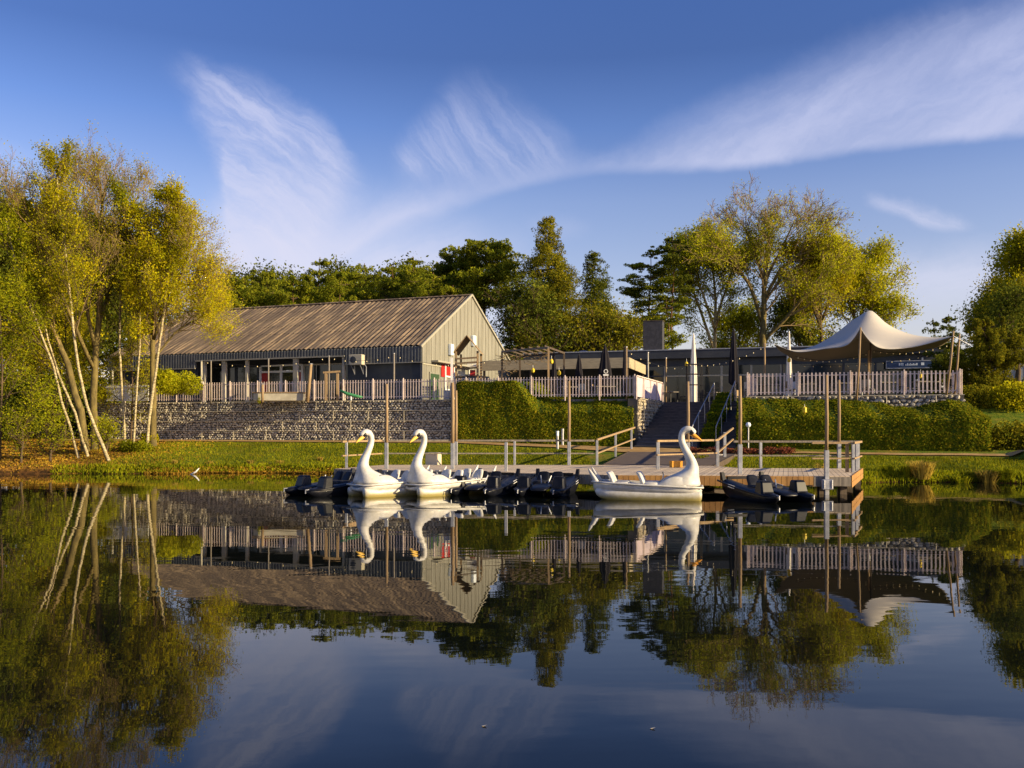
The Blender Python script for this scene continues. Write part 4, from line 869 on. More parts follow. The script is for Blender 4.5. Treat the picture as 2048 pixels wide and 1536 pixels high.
c=x.mix(x.m('MULTIPLY',bid.outputs[0],.45),old,(.30,.24,.18)); x.link(x.mix(gap,c,(.06,.05,.04)),b.inputs['Base Color'])
def planks(A,B,z0,z1,name,m_,sp=.16,gap_=.012,th=.035,hor=False):
    A=Vector((A.x,A.y,0)); B=Vector((B.x,B.y,0)); u=unit(B-A); L=(B-A).length; n_=Vector((u.y,-u.x,0)); q=MB(); rg=random.Random(int(L*100))
    Mx=Matrix.Translation(A)@Matrix(((u.x,-n_.x,0,0),(u.y,-n_.y,0,0),(0,0,1,0),(0,0,0,1)))
    if hor:
        k=2; 
        for i in range(k): q.box(0,L,-th-.003,-.003,z0+(z1-z0)*i/k+.006,z0+(z1-z0)*(i+1)/k-.006,Mx)
    else:
        a=0
        while a<L-.02: q.box(a,min(L,a+sp-gap_),-th-.003-rg.uniform(0,.006),-.003,z0+rg.uniform(-.012,.012),z1,Mx); a+=sp
    return q.obj(name,m_,J)
planks(Vector((-1.0,28.2)),FM,.24,DZ-.005,'edge_planks','wood_grey'); planks(LF,Vector((-1.0,28.2)),.24,DZ-.005,'edge_planks','wood_grey')
planks(FM,Vector((8.9,25.82)),.24,DZ-.005,'edge_planks','wood_orange'); planks(Vector((8.9,25.82)),FR,.24,DZ-.02,'edge_planks','wood_grey',.4)
planks(FR,BRt,.20,DZ+.02,'edge_planks','wood_orange',hor=True)
q=MB()
for p in (FR+Vector((-.15,.25)),FR+Vector((-.75,.3)),Vector((7,26.2)),Vector((5,26.5)),Vector((3.3,27)),Vector((1,27.9)),Vector((-1,28.8)),Vector((-3.5,29.9)),Vector((-5.8,31)),BRt+Vector((-.3,-.3)),Vector((11,28.6)),Vector((0,31)),Vector((4,30)),Vector((7.5,29)),Vector((-3,33))):
    MB().box(p.x-.1,p.x+.1,p.y-.1,p.y+.1,-.8,DZ-.08).obj('pile','wood_dark',J)
for y_ in (27.2,29): MB().box(3.4,9.8,y_,y_+.12,.22,.44).obj('beam','wood_dark',J)
# ramp
RP=thing('ramp','dark boarded ramp from the jetty up to the staircase','ramp'); 
ra=[Vector((3.6,34.0,DZ+.02)),Vector((7.6,33.2,DZ+.02)),Vector((10.6,39.9,1.04)),Vector((5.9,41.4,1.04))]
q=MB(); q.loft([[p-Vector((0,0,.12)) for p in ra],ra]); q.obj('ramp_boards','ramp_boards',RP)
MB().bar(ra[0]+Vector((-.05,0,-.1)),ra[3]+Vector((-.05,0,-.1)),.06,.22).obj('edge_beam','wood_dark',RP); MB().bar(ra[1]+Vector((.05,0,-.1)),ra[2]+Vector((.05,0,-.1)),.06,.22).obj('edge_beam','wood_dark',RP)
# railings
def railing(label,pts,posts,hs=(.95,.45),m_='wood_light',pm='galv',pw=.09,rw=.06):
    t=thing('railing',label,'railing')
    for h in hs:
        for a,b_ in zip(pts[:-1],pts[1:]): MB().bar(Vector(a)+Vector((0,0,h)),Vector(b_)+Vector((0,0,h)),rw,.07 if h==hs[0] else .05).obj('rail',m_,t)
    for p in posts:
        p=Vector(p); MB().bbox(p.x-pw/2,p.x+pw/2,p.y-pw/2,p.y+pw/2,p.z-.05,p.z+hs[0]-.02,.008).obj('post',pm,t)
    return t
railing('back railing of the jetty from the cream box to the ramp',[(-5.0,34.0,DZ),(3.2,34.0,DZ)],[(-4.9,34.0,DZ),(-2.2,34.0,DZ),(.1,34.0,DZ),(2.2,34.0,DZ)],m_='wood_grey')
railing('left end railing of the jetty behind the swan boats',[(-6.0,30.9,DZ),(-5.05,33.9,DZ)],[(-5.9,31.2,DZ)])
railing('left ramp railing climbing towards the tall hedge',[(3.3,34.0,DZ),(5.75,41.0,1.04)],[(3.3,34.0,DZ),(4.4,37.2,.8),(5.5,40.3,1.0)],hs=(.98,.45))
railing('right ramp railing behind the swan with the orange beak',[(5.0,30.2,DZ),(7.7,32.8,DZ),(9.6,38.0,1.0)],[(5.05,30.3,DZ),(7.7,32.8,DZ),(8.6,35.4,.85)],hs=(.98,.5),pw=.11)
railing('long back railing on the right arm of the jetty',[(7.9,31.2,DZ),(12.25,30.9,DZ)],[(8.85,31.15,DZ),(12.2,30.85,DZ)],m_='wood_grey')
railing('end railing at the right tip of the jetty',[(12.3,30.8,DZ),(10.9,27.9,DZ)],[(11.5,29.2,DZ),(10.95,28.1,DZ)])
railing('lower rail section beside the tall pole at the jetty tip',[(10.85,28.0,DZ),(9.6,28.0,DZ)],[(10.8,28.2,DZ)],pm='wood_light')
o=MB().bbox(0,.1,0,.1,0,.96,.01).obj('jetty_post','galv'); o.location=(PX(1012,28.6)-.05,28.6,DZ); tag(o,'short grey post at the front edge of the jetty behind the black boats','post')
# tall poles
def pole(label,px,top,d,z0,sleeve=.9,r=.055):
    x_=PX(px,d); t=thing('mooring_pole',label,'pole',(x_,d,z0),0,'tall poles along the jetty'); zt=PZ(top,d)-z0
    MB().tube([(0,0,sleeve),(.01,0,zt*.6),(0,.01,zt)],[r,r*.97,r*.9],8).obj('wooden_shaft','wood_light',t,smooth=True)
    MB().bbox(-.062,.062,-.055,.055,-.35,sleeve+.02,.01).obj('metal_sleeve','galv',t); return t
pole('tall pole between the two left-facing swan boats',773,768,30.6,DZ)
pole('front pole of the close pair before the tall hedge',905,765,30.4,DZ,r=.065)
pole('rear shorter pole of the close pair before the tall hedge',912,781,33.9,DZ)
pole('tall pole in front of the middle of the tall hedge',1138,762,33.8,DZ)
pole('tall pole directly behind the neck of the right swan boat',1376,763,31.5,DZ)
pole('tall pole at the jetty edge behind the right black boat',1480,752,27.2,DZ)
pole('tallest pole bolted to the front edge near the jetty tip',1653,750,25.72,DZ-.35,1.1)
pole('rear pole right of the tallest one, in front of the right hedge',1678,760,30.9,DZ)
# small things on the jetty and bank
bx=thing('utility_box','cream utility box standing at the back edge of the jetty','box',(PX(867,34.6),34.6,.38),R(-25))
MB().bbox(-.26,.26,-.2,.2,0,.58,.02).obj('cabinet','box_cream',bx); MB().bbox(-.29,.29,-.23,.23,.58,.63,.015).obj('lid','box_cream',bx)
for i,(px,lab) in enumerate(((1115,'front grey bollard light on the path before the tall hedge'),(1125,'rear grey bollard light right beside the front one'))):
    d=41+i*1.2; x_=PX(px,d); t=thing('bollard_light',lab,'bollard',(x_,d,gz(x_,d))); MB().lathe([(.06,-.1),(.06,.62)],10).obj('body','galv',t); MB().lathe([(.065,.62),(.065,.80),(.07,.80),(.07,.84)],10).obj('lamp_head','lamp_white' if i==0 else 'galv',t)
t=thing('crate','small orange plastic crate on the jetty behind the right swan','crate',(PX(1352,31.8),31.8,DZ+.01),R(10)); q=MB(); q.box(-.2,.2,-.14,-.12,0,.2); q.box(-.2,.2,.12,.14,0,.2); q.box(-.2,-.18,-.12,.12,0,.2); q.box(.18,.2,-.12,.12,0,.2); q.box(-.18,.18,-.12,.12,0,.02); q.obj('shell','orange_plastic',t); q=MB(); q.box(-.21,.21,-.15,.15,.2,.225); q.obj('rim','orange_plastic',t)
x_=PX(392,37.5); q=MB(); q.tube([(-.28,0,-.02),(-.05,0,.10),(.10,0,.26)],[.035,.04,.015],6); o=q.obj('floating_branch','white_paint',None,smooth=True); o.location=(x_,37.6,0); tag(o,'pale stick poking out of the water near the left bank','branch')
t=thing('float_bracket','blue-grey metal float bracket hanging on the jetty front below the tallest pole','bracket',(PX(1655,25.5),25.52,.30)); MB().bbox(-.16,.16,-.06,.06,-.14,.16,.015).obj('plate','galv',t); MB().tube([(-.11,-.07,-.1),(-.11,-.07,.14)],.02).obj('bolt','galv',t); MB().tube([(.11,-.07,-.1),(.11,-.07,.14)],.02).obj('bolt','galv',t)
t=thing('path_lamp','small white globe lamp at the left end of the right hedge','lamp',(P(1493,845,39.3).x,39.0,1.0)); MB().tube([(0,0,0),(0,0,1.0)],.03).obj('stem','galv',t); MB().lathe([(.0,1.0),(.1,1.06),(.12,1.14),(.08,1.22),(0,1.25)],10).obj('globe','lamp_white',t,smooth=True)
t=thing('hanging_lantern','yellow lantern lying in the top of the right hedge','lantern',P(1609,820,38.3)); MB().lathe([(.05,-.14),(.1,-.1),(.1,.1),(.05,.14)],8).obj('shade','lantern_yellow',t); MB().tube([(0,0,.14),(0,0,.25)],.01).obj('hook','galv',t)
# ---------------------------------------------------------------- swan boats
# gel coat with algae line near the water
m=M['white_gel'].copy(); m.name='hull_white'; x=NX(m.node_tree); b=m.node_tree.nodes['Principled BSDF']; g=x.n('ShaderNodeTexCoord'); s3=x.n('ShaderNodeSeparateXYZ'); x.link(g.outputs['Object'],s3.inputs[0])
zz=x.m('ADD',s3.outputs[2],x.m('MULTIPLY',x.m('SUBTRACT',x.noise(g.outputs['Object'],6,4),.5),.12)); old=b.inputs['Base Color'].links[0].from_socket
x.link(x.mix(x.ss(zz,.02,.22),(.30,.25,.08),old),b.inputs['Base Color']); M['hull_white']=m
def ering(cx,cz,ang,ri,rl,n=16,sq=2.0):
    """ring in plane spanned by in-plane normal (angle) and y"""
    a=Vector((math.cos(ang),0,math.sin(ang))); out=[]
    for k in range(n):
        th=2*PI*k/n; c_,s_=math.cos(th),math.sin(th); f=lambda v:math.copysign(abs(v)**(2/sq),v)
        out.append(Vector((cx,0,cz))+a*ri*f(c_)+Vector((0,1,0))*rl*f(s_))
    return out
def swan(label,loc,rz,beakm='beak'):
    t=thing('swan_pedal_boat',label,'pedal boat',loc,rz,'white swan pedal boats')
    xs_=[-1.56,-1.45,-1.1,-.5,.2,.8,1.25,1.5]; hw=[.40,.56,.66,.70,.70,.68,.60,.46]
    def zg(x_): return .50-.045*(x_+1.5)
    rings=[]
    for x_,w_ in zip(xs_,hw):
        g_=zg(x_); kb=.16 if x_>-1.5 else .3; rings.append([Vector((x_,y_,z_)) for y_,z_ in ((-w_,g_),(-w_*.97,g_-.12),(-w_*.86,kb),(0,kb-.01),(w_*.86,kb),(w_*.97,g_-.12),(w_,g_),(w_*.82,g_-.02),(w_*.78,g_-.12),(0,g_-.13),(-w_*.78,g_-.12),(-w_*.82,g_-.02))])
    q=MB(); q.loft(rings); q.obj('hull','hull_white',t,smooth=True,sub=1)
    q=MB(); pts=[Vector((x_,w_+.012,zg(x_)-.0)) for x_,w_ in zip(xs_,hw)]; loop=pts+[Vector((p.x,-p.y,p.z)) for p in reversed(pts)]; loop.append(loop[0]); q.tube(loop,.028,6); q.obj('rub_rail','white_gel',t,smooth=True)
    for s_ in (-1,1):
        q=MB(); rr=[]
        for x_,w_,zb,zt in ((-1.5,.10,.15,.36),(-1.2,.19,-.08,.38),(-.3,.21,-.14,.34),(.6,.21,-.14,.3),(1.15,.18,-.12,.26),(1.42,.12,-.08,.28),(1.48,.08,.02,.3)):
            rr.append([Vector((x_,s_*.43+y_,z_)) for y_,z_ in ((-w_,zt),(-w_,(zb+zt)/2),(-w_*.6,zb),(w_*.6,zb),(w_,(zb+zt)/2),(w_,zt))])
        q.loft(rr); q.obj('pontoon','hull_white',t,smooth=True,sub=1)
    # breast, neck and head: one continuous swept body
    body=[(.82,.34,PI*.0,.66,.60,2.6),(.86,.46,0,.60,.585,2.5),(.93,.58,0,.50,.53,2.3),(1.02,.68,0,.395,.44,2.2),(1.12,.77,0,.29,.33,2.0),(1.20,.88,.08,.205,.235,2),(1.215,1.0,.12,.158,.175,2),(1.16,1.16,.36,.132,.142,2),(1.06,1.34,.40,.110,.114,2),(.965,1.52,.34,.100,.102,2),(.915,1.68,.10,.096,.097,2),(.915,1.82,-.28,.10,.10,2),(.975,1.935,-.95,.108,.108,2),(1.08,1.985,-1.45,.112,.118,2),(1.19,1.955,-1.95,.108,.112,2),(1.265,1.89,-2.25,.085,.088,2),(1.30,1.85,-2.35,.05,.055,2)]
    q=MB(); q.loft([ering(*b_[:5],16,b_[5]) for b_ in body]); q.obj('swan_figure','white_gel',t,smooth=True,sub=1)
    q=MB(); 
    q.loft([ering(1.19,1.86,-2.45,.075,.075,10),ering(1.27,1.80,-2.50,.068,.062,10),ering(1.35,1.745,-2.5,.052,.055,10),ering(1.43,1.69,-2.5,.036,.05,10),ering(1.49,1.645,-2.5,.016,.036,10)]); q.obj('beak',beakm,t,smooth=True,sub=1)
    q=MB()
    q.loft([ering(1.165,1.925,-2.0,.098,.122,12),ering(1.215,1.895,-2.2,.086,.106,12),ering(1.25,1.86,-2.35,.07,.085,12)]); q.obj('face_patch','eye_patch',t,smooth=True)
    # shoulder wings flowing back from the breast
    for s_ in (-1,1):
        q=MB(); rr=[]
        for x_,zt,th in ((.15,.44,.03),(.3,.52,.05),(.5,.68,.09),(.72,.76,.12),(.95,.72,.12),(1.1,.62,.1)):
            y_=s_*(.60-.16*max(0,(x_-.6))); zb=.36; rr.append([Vector((x_,y_-th*.5,zb)),Vector((x_,y_+th*.5,zb)),Vector((x_,y_+th*.45-s_*.05,(zb+zt)/2)),Vector((x_,y_-s_*.12,zt)),Vector((x_,y_-th*.45-s_*.05,(zb+zt)/2))])
        q.loft(rr); q.obj('wing','white_gel',t,smooth=True,sub=1)
    # seats: two benches with rounded backs, tail fin at the stern
    for x_ in (-.12,-.95):
        for s_ in (-1,1):
            q=MB(); q.bbox(x_,x_+.42,s_*.31-.24,s_*.31+.24,.32,.50,.04); q.obj('seat','white_gel',t,smooth=True)
            q=MB(); rr=[]
            for z_,w_,dx in ((.40,.25,0),(.54,.25,-.04),(.65,.22,-.09),(.74,.17,-.14),(.78,.10,-.17)):
                rr.append([Vector((x_+dx+a,s_*.31+b_*w_,z_)) for a,b_ in ((.05,-1),(.07,-.4),(.07,.4),(.05,1),(-.05,.9),(-.07,.3),(-.07,-.3),(-.05,-.9))])
            q.loft(rr); q.obj('backrest','white_gel',t,smooth=True,sub=1)
    for s_ in (-1,1):
        q=MB(); q.loft([[Vector((-1.28,s_*.5-.08,.42)),Vector((-1.28,s_*.5+.08,.42)),Vector((-1.5,s_*.45+.06,.42)),Vector((-1.5,s_*.45-.06,.42))],[Vector((-1.45,s_*.48-.06,.66)),Vector((-1.45,s_*.48+.06,.66)),Vector((-1.6,s_*.46+.04,.62)),Vector((-1.6,s_*.46-.04,.62))],[Vector((-1.66,s_*.46-.02,.92)),Vector((-1.66,s_*.46+.02,.92)),Vector((-1.70,s_*.46+.02,.90)),Vector((-1.70,s_*.46-.02,.90))]]); q.obj('tail_tip','white_gel',t,smooth=True,sub=1)
    q=MB(); q.tube([(.35,0,.36),(.42,0,.7),(.40,-.12,.76),(.40,.12,.76)],.02); q.obj('steering_lever','galv',t)
    return t
mat('beak_yellow',(.80,.50,.08),.4,.4)
swan('white swan pedal boat facing right with an orange beak, seen side-on',(3.76,24.1,0),R(-11)).scale=(.97,.97,.97)
def head(px,d,ang,back): return None
s1x=PX(735,25.0); 
a=R(222)
swan('leftmost white swan pedal boat facing left with a yellow beak',(s1x+.95*.743+.0,25.8,0),a,'beak_yellow').scale=(.93,.93,.93)
swan('second white swan pedal boat facing left, between the first swan and the black boats',(PX(842,25.2)+.95*.743+.0,26.0,0),a,'beak_yellow').scale=(.93,.93,.93)
# ---------------------------------------------------------------- black pedal boats
def pedalo(label,loc,rz,first=[None]):
    if first[0] is not None: return dup(first[0],loc,rz,label)
    t=thing('black_pedal_boat',label,'pedal boat',loc,rz,'black pedal boats'); first[0]=t
    for s_ in (-1,1):
        q=MB(); rr=[]
        for x_,w_,zb,zt in ((-1.32,.10,.20,.56),(-1.15,.20,-.02,.50),(-.5,.24,-.12,.40),(.3,.25,-.13,.31),(.85,.23,-.10,.27),(1.15,.17,-.02,.24),(1.33,.07,.10,.20)):
            rr.append([Vector((x_,s_*.52+y_,z_)) for y_,z_ in ((-w_*.75,zt),(-w_,zt-.07),(-w_,(zb+zt)/2),(-w_*.55,zb),(w_*.55,zb),(w_,(zb+zt)/2),(w_,zt-.07),(w_*.75,zt))])
        q.loft(rr); p=q.obj('pontoon','black_gel',t,smooth=True,sub=1)
        q=MB(); q.tube([(-1.3,s_*.76,.47),(-.5,s_*.78,.34),(.4,s_*.78,.24),(.95,s_*.74,.19),(1.3,s_*.58,.17)],.025,6); q.obj('rub_rail','black_gel',p,smooth=True)
        q=MB(); rr=[]
        for z_,w_,l_,dx in ((.18,.21,.2,0),(.28,.19,.17,-.02),(.51,.16,.13,-.05),(.56,.135,.10,-.06)):
            rr.append([Vector((.72+dx+a,s_*.52+b_,z_)) for a,b_ in ((l_,-w_*.8),(l_,w_*.8),(l_*.6,w_),(-l_,w_),(-l_,-w_),(l_*.6,-w_))])
        q.loft(rr); q.obj('pedal_cowl','black_gel',t,smooth=False)
        q=MB(); q.loft([[Vector((-1.22+a,s_*.62+b_,.46)) for a,b_ in ((.09,-.06),(.09,.06),(-.07,.06),(-.07,-.06))],[Vector((-1.26+a,s_*.64+b_,.70)) for a,b_ in ((.05,-.045),(.05,.045),(-.05,.045),(-.05,-.045))]]); q.obj('stern_post','black_gel',t)
        q=MB(); rr=[]
        for z_,w_,dx in ((.30,.22,.05),(.42,.22,0),(.54,.21,-.08),(.63,.18,-.13),(.66,.12,-.14)):
            rr.append([Vector((-.30+dx+a,s_*.215+b_*w_,z_)) for a,b_ in ((.06,-.95),(.04,0),(.06,.95),(-.05,.9),(-.06,0),(-.05,-.9))])
        q.loft(rr); q.obj('backrest','black_gel',t,smooth=True,sub=1)
        q=MB(); q.bbox(-.35,.15,s_*.22-.21,s_*.22+.21,.26,.40,.04); q.obj('seat','black_soft',t)
        q=MB(); q.tube([(.30,s_*.1,.34),(.16,s_*.16,.56)],.016,6); q.obj('steering_lever','galv',t)
        q=MB(); Mx=Matrix.Translation((-.55,s_*.772,.33))@Matrix.Rotation(R(7),4,'Y'); q.box(-.16,.16,-.006,.006,-.03,.05,Mx); q.obj('sticker','white_paint',t)
        q=MB(); q.tube([(1.24,s_*.52,.20),(1.36,s_*.52,.20),(1.36,s_*.52,.10)],.018,6); q.obj('bow_cleat','galv',t)
    q=MB(); rr=[]
    for x_,w_,z0,z1 in ((-1.2,.34,.2,.34),(-.4,.34,.2,.32),(.4,.34,.18,.32),(.85,.33,.15,.30),(1.08,.26,.14,.24),(1.16,.2,.15,.20)):
        rr.append([Vector((x_,y_,z_)) for y_,z_ in ((-w_,z1-.03),(-w_*.8,z1),(0,z1+.03),(w_*.8,z1),(w_,z1-.03),(w_*.8,z0),(-w_*.8,z0))])
    q.loft(rr); q.obj('deck','black_gel',t,smooth=True,sub=1)
    q=MB(); q.box(-1.25,-1.17,-.5,.5,.50,.58); q.obj('stern_bar','black_gel',t)
    return t
pedalo('black pedal boat on the far right in front of the orange jetty edge',(PX(1540,23.6),23.9,0),R(-73))
pedalo('rightmost of the three black pedal boats lying beside the right swan stern',(PX(1082,25.6)+.2,25.9,0),R(-107))
pedalo('black pedal boat between the second swan and the rightmost of the middle black boats',(PX(962,25.8)+.1,26.2,0),R(-109))
pedalo('leftmost black pedal boat moored left of the swans',(PX(648,26)+.25,26.1,0),R(-131))
# ---------------------------------------------------------------- stretch tent
TT=thing('stretch_tent','large pale stretch tent with a central peak over the right terrace','tent')
anch=[(1548,688,42.2),(1907,672,38.9),(1721,676,39.9),(1650,697,41.0),(1590,703,41.8),(1780,699,39.5),(1830,695,39.3),(1742,625,43.2),(1700,655,42.8),(1775,651,42.8),(1660,680,43.2),(1830,672,42),(1600,722,47.5),(1690,716,48.5),(1760,714,48.5),(1840,700,47.5),(1895,683,44),(1566,705,44.6),(1650,712,46.5),(1800,703,46),(1696,691,40.2),(1752,694,39.7)]
A_=np.array([P(*a)[:] for a in anch])
def tps(pts,vals):
    n=len(pts); D=np.linalg.norm(pts[:,None]-pts[None],axis=2); K=np.where(D>0,D**2*np.log(D+1e-9),0)+np.eye(n)*.05; Pm=np.hstack([np.ones((n,1)),pts]); Mx=np.block([[K,Pm],[Pm.T,np.zeros((3,3))]]); w=np.linalg.solve(Mx,np.concatenate([vals,np.zeros(3)]))
    return lambda q:(lambda D:(np.where(D>0,D**2*np.log(D+1e-9),0)@w[:n])+w[n]+q@w[n+1:])(np.linalg.norm(q[:,None]-pts[None],axis=2))
fz=tps(A_[:,:2],A_[:,2])
def bez(pts,n):   # polyline through points, smooth
    pts=[np.array(p) for p in pts]; out=[]
    for i in range(len(pts)-1):
        p0=pts[max(i-1,0)];p1=pts[i];p2=pts[i+1];p3=pts[min(i+2,len(pts)-1)]
        for k in range(n): t=k/n; out.append(.5*((2*p1)+(-p0+p2)*t+(2*p0-5*p1+4*p2-p3)*t*t+(-p0+3*p1-3*p2+p3)*t**3))
    out.append(pts[-1]); return np.array(out)
Fr=bez([A_[0,:2],A_[4,:2]+[0,.1],A_[3,:2]+[0,.1],A_[20,:2],A_[2,:2],A_[21,:2],A_[5,:2]+[0,.2],A_[6,:2]+[0,.3],A_[1,:2]],8)
Bk=bez([A_[0,:2],A_[17,:2],A_[12,:2],A_[13,:2],A_[14,:2],A_[15,:2],A_[16,:2],A_[1,:2]],7)
n=len(Fr); tt=np.linspace(0,1,n); Bk=np.stack([np.interp(tt,np.linspace(0,1,len(Bk)),Bk[:,k]) for k in (0,1)],1); m_=22; vs=[]
for j in range(m_): 
    s_=j/(m_-1); xy=Fr*(1-s_)+Bk*s_; z=fz(xy); pk=np.linalg.norm(xy-A_[7,:2],axis=1); z=z+.16*np.exp(-(pk/.4)**1.2); fp=np.linalg.norm(xy-A_[2,:2],axis=1); z=z+.50*np.exp(-(fp/.26)**1.2)
    vs+= [(a[0],a[1],c_) for a,c_ in zip(xy,z)]
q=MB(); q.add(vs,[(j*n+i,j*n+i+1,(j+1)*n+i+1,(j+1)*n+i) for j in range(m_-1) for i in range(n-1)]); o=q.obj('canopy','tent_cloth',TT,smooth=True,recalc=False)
mat('tent_underside',(.22,.185,.14),.85,.1); o.data.materials.append(M['tent_underside'])  # underside of the canopy in a darker brown than the top
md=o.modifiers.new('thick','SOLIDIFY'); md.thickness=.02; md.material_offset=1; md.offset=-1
def tpole(px0,py0,px1,py1,d,m_='wood_light',r=.05): MB().tube([P(px0,py0,d),P((px0+px1)/2+1,(py0+py1)/2,d),P(px1,py1,d)],[r,r*.95,r*.85],7).obj('pole',m_,TT,smooth=True)
tpole(1713,800,1721,655,39.8); tpole(1738,790,1742,640,43.2,'wood_dark'); tpole(1735,795,1737,700,42.0); tpole(1893,790,1907,662,39.0); tpole(1908,792,1919,668,39.4); tpole(1528,786,1529,686,42.4)
for a,b_ in ((P(1529,688,42.4),A_[0]),(A_[1],P(1940,690,40)),(A_[16],P(1919,672,39.4))): MB().tube([a,Vector(b_)],.012,5).obj('guy_rope','white_paint',TT)
# ---------------------------------------------------------------- parasols
def parasol(label,px,top,d,h,w_,m_,base=3.47,ft=.25):
    x_=PX(px,d); zt=PZ(top,d)-base; t=thing('closed_parasol',label,'parasol',(x_,d,base))
    MB().tube([(0,0,0),(0,0,zt+.04)],.03,8).obj('pole','galv' if m_=='parasol_white' else 'black_soft',t)
    z0=zt-h; MB().lathe([(w_*.25,z0),(w_*.5,z0+.15),(w_*.48,z0+h*.25),(w_*.36,z0+h*.55),(w_*.2,z0+h*.85),(.05,zt-.05),(.02,zt)],16,.22).obj('folded_canopy',m_,t)
    MB().lathe([(.32,0),(.32,.08),(.06,.10),(.05,.4)],12).obj('foot','black_soft',t); return t
p=parasol('wide black closed parasol with a white emblem near its hem',1210,690,47,3.0,.95,'parasol_black')
q=MB(); rr=[]; 
for k in range(12): th=2*PI*k/12; rr.append(Vector((.10*math.cos(th),-.42,.10*math.sin(th)+1.55)))
q.tube(rr+[rr[0]],.022,5); q.box(-.14,.14,-.43,-.41,1.32,1.40); q.obj('emblem','white_paint',p)
parasol('slim black closed parasol left of the emblem parasol',1158,710,48,2.5,.62,'parasol_black')
parasol('narrow dark closed parasol at the fence corner',1249,694,45,3.2,.34,'parasol_black')
parasol('tall black closed parasol standing at the top of the right flight',1467,657,49.5,3.2,.58,'parasol_black')
parasol('black closed parasol beside the pergola post',1108,704,49,2.8,.42,'parasol_black')
parasol('tall cream closed parasol behind the handrails',1387,668,52,4.2,.52,'parasol_white')
parasol('cream closed parasol standing left behind the tent',1578,664,50,3.8,.40,'parasol_white')
# ---------------------------------------------------------------- pergola, play tower, terrace poles and furniture
PG=thing('pergola','dark timber pergola overgrown with bare vines right of the barn gable','pergola')
a=P(1004,800,47.5); b_=P(1097,800,45.2); off_=Vector((1.0,3.3,0)); zt=PZ(701,46.3)
cor=[Vector((a.x,a.y,3.47)),Vector((b_.x,b_.y,3.47)),Vector((b_.x,b_.y,3.47))+off_,Vector((a.x,a.y,3.47))+off_]
for i,c_ in enumerate(cor): MB().box(c_.x-.05,c_.x+.05,c_.y-.05,c_.y+.05,3.4,zt).obj('post','wood_light' if i==1 else 'wood_dark',PG)
for i in range(4): 
    p0,p1=cor[i],cor[(i+1)%4]; MB().bar(Vector((p0.x,p0.y,zt+.05)),Vector((p1.x,p1.y,zt+.05)),.09,.10).obj('beam','wood_grey' if i==0 else 'wood_dark',PG)
for i in range(6):
    f=(i+.5)/6; p0=cor[0].lerp(cor[1],f); p1=p0+off_; MB().bar(Vector((p0.x,p0.y-.2,zt+.14)),Vector((p1.x,p1.y+.2,zt+.14)),.05,.08).obj('rafter','wood_dark',PG)
rg=np.random.RandomState(61); q=MB()
for k in range(60):
    e=rg.randint(2); 
    if e: p=cor[0]+Vector((rg.uniform(-.1,.5),rg.uniform(-.1,.3),rg.uniform(.5,2.6)))
    else: p=cor[0].lerp(cor[1],rg.uniform())+Vector((0,rg.uniform(-.2,3),zt-3.5-rg.uniform(0,.4)))
    pts=[p]
    for _ in range(4): pts.append(pts[-1]+Vector((rg.uniform(-.25,.3),rg.uniform(-.15,.15),rg.uniform(-.16,.12))))
    q.tube(pts,.014,3)
tag(q.obj('vine','twig',PG),'tangled brown bare vine')
# play tower
PT=thing('play_tower','wooden play tower with a small gabled roof and red panels before the barn gable','play tower')
d0=47.5; base=3.47; ptp=[(912,d0),(955,d0-.3),(962,d0+1.5),(922,d0+1.8)]
ez=PZ(703,d0); pz=PZ(673,d0)
cp=[Vector((PX(a_,d_),d_,0)) for a_,d_ in ptp]
for c_ in cp: MB().box(c_.x-.055,c_.x+.055,c_.y-.055,c_.y+.055,3.4,ez).obj('post','wood_light',PT)
rfz=[(cp[0]+cp[1])/2,(cp[3]+cp[2])/2]
for l_,r_ in ((0,3),(1,2)):
    sgn=-1 if l_==0 else 1; pts=[]
    for f_,k in ((rfz[0],cp[l_]),(rfz[1],cp[r_])):
        e=k+Vector((sgn*.14,0,0)); pts.append((Vector((f_.x,f_.y-(.2 if k in (cp[0],cp[1]) else -.1),pz)),Vector((e.x,e.y-(.2 if k in (cp[0],cp[1]) else -.1),ez-.08))))
    (a1,a2),(b1,b2)=pts; up=Vector((0,0,.05)); q=MB(); q.loft([[a1,a2,a2+up,a1+up],[b1,b2,b2+up,b1+up]]); q.obj('roof','wood_light',PT)
for z_,l_ in ((PZ(718,d0),'wood_light'),(PZ(727,d0),'wood_light'),(PZ(738,d0),'wood_dark'),(PZ(755,d0),'wood_dark')): MB().bar(Vector((cp[0].x,cp[0].y-.08,z_)),Vector((cp[1].x,cp[1].y-.08,z_+.05)),.06,.09).obj('beam',l_,PT)
MB().box(cp[0].x+.75,cp[0].x+1.05,cp[0].y+.0,cp[0].y+.04,PZ(752,d0),PZ(740,d0)).obj('panel','door_red',PT); MB().box(cp[0].x+.1,cp[0].x+.5,cp[0].y+.0,cp[0].y+.04,PZ(752,d0),PZ(738,d0)).obj('panel','column_paint',PT); MB().box(cp[0].x+.6,cp[0].x+1.1,cp[0].y+.05,cp[0].y+.09,PZ(733,d0),PZ(724,d0)).obj('panel','white_paint',PT)
MB().box(PX(901,46),PX(906,46),46,46.06,3.45,PZ(715,46)).obj('upright','white_paint',PT)
tg=thing('notice_board','small white board fixed to the fence at the left end of the tall hedge','board',P(893,790,46.0)); MB().box(-.16,.16,-.02,.02,-.25,.25).obj('panel','white_paint',tg); MB().box(-.02,.02,.02,.06,-.5,.25).obj('stake','galv',tg)
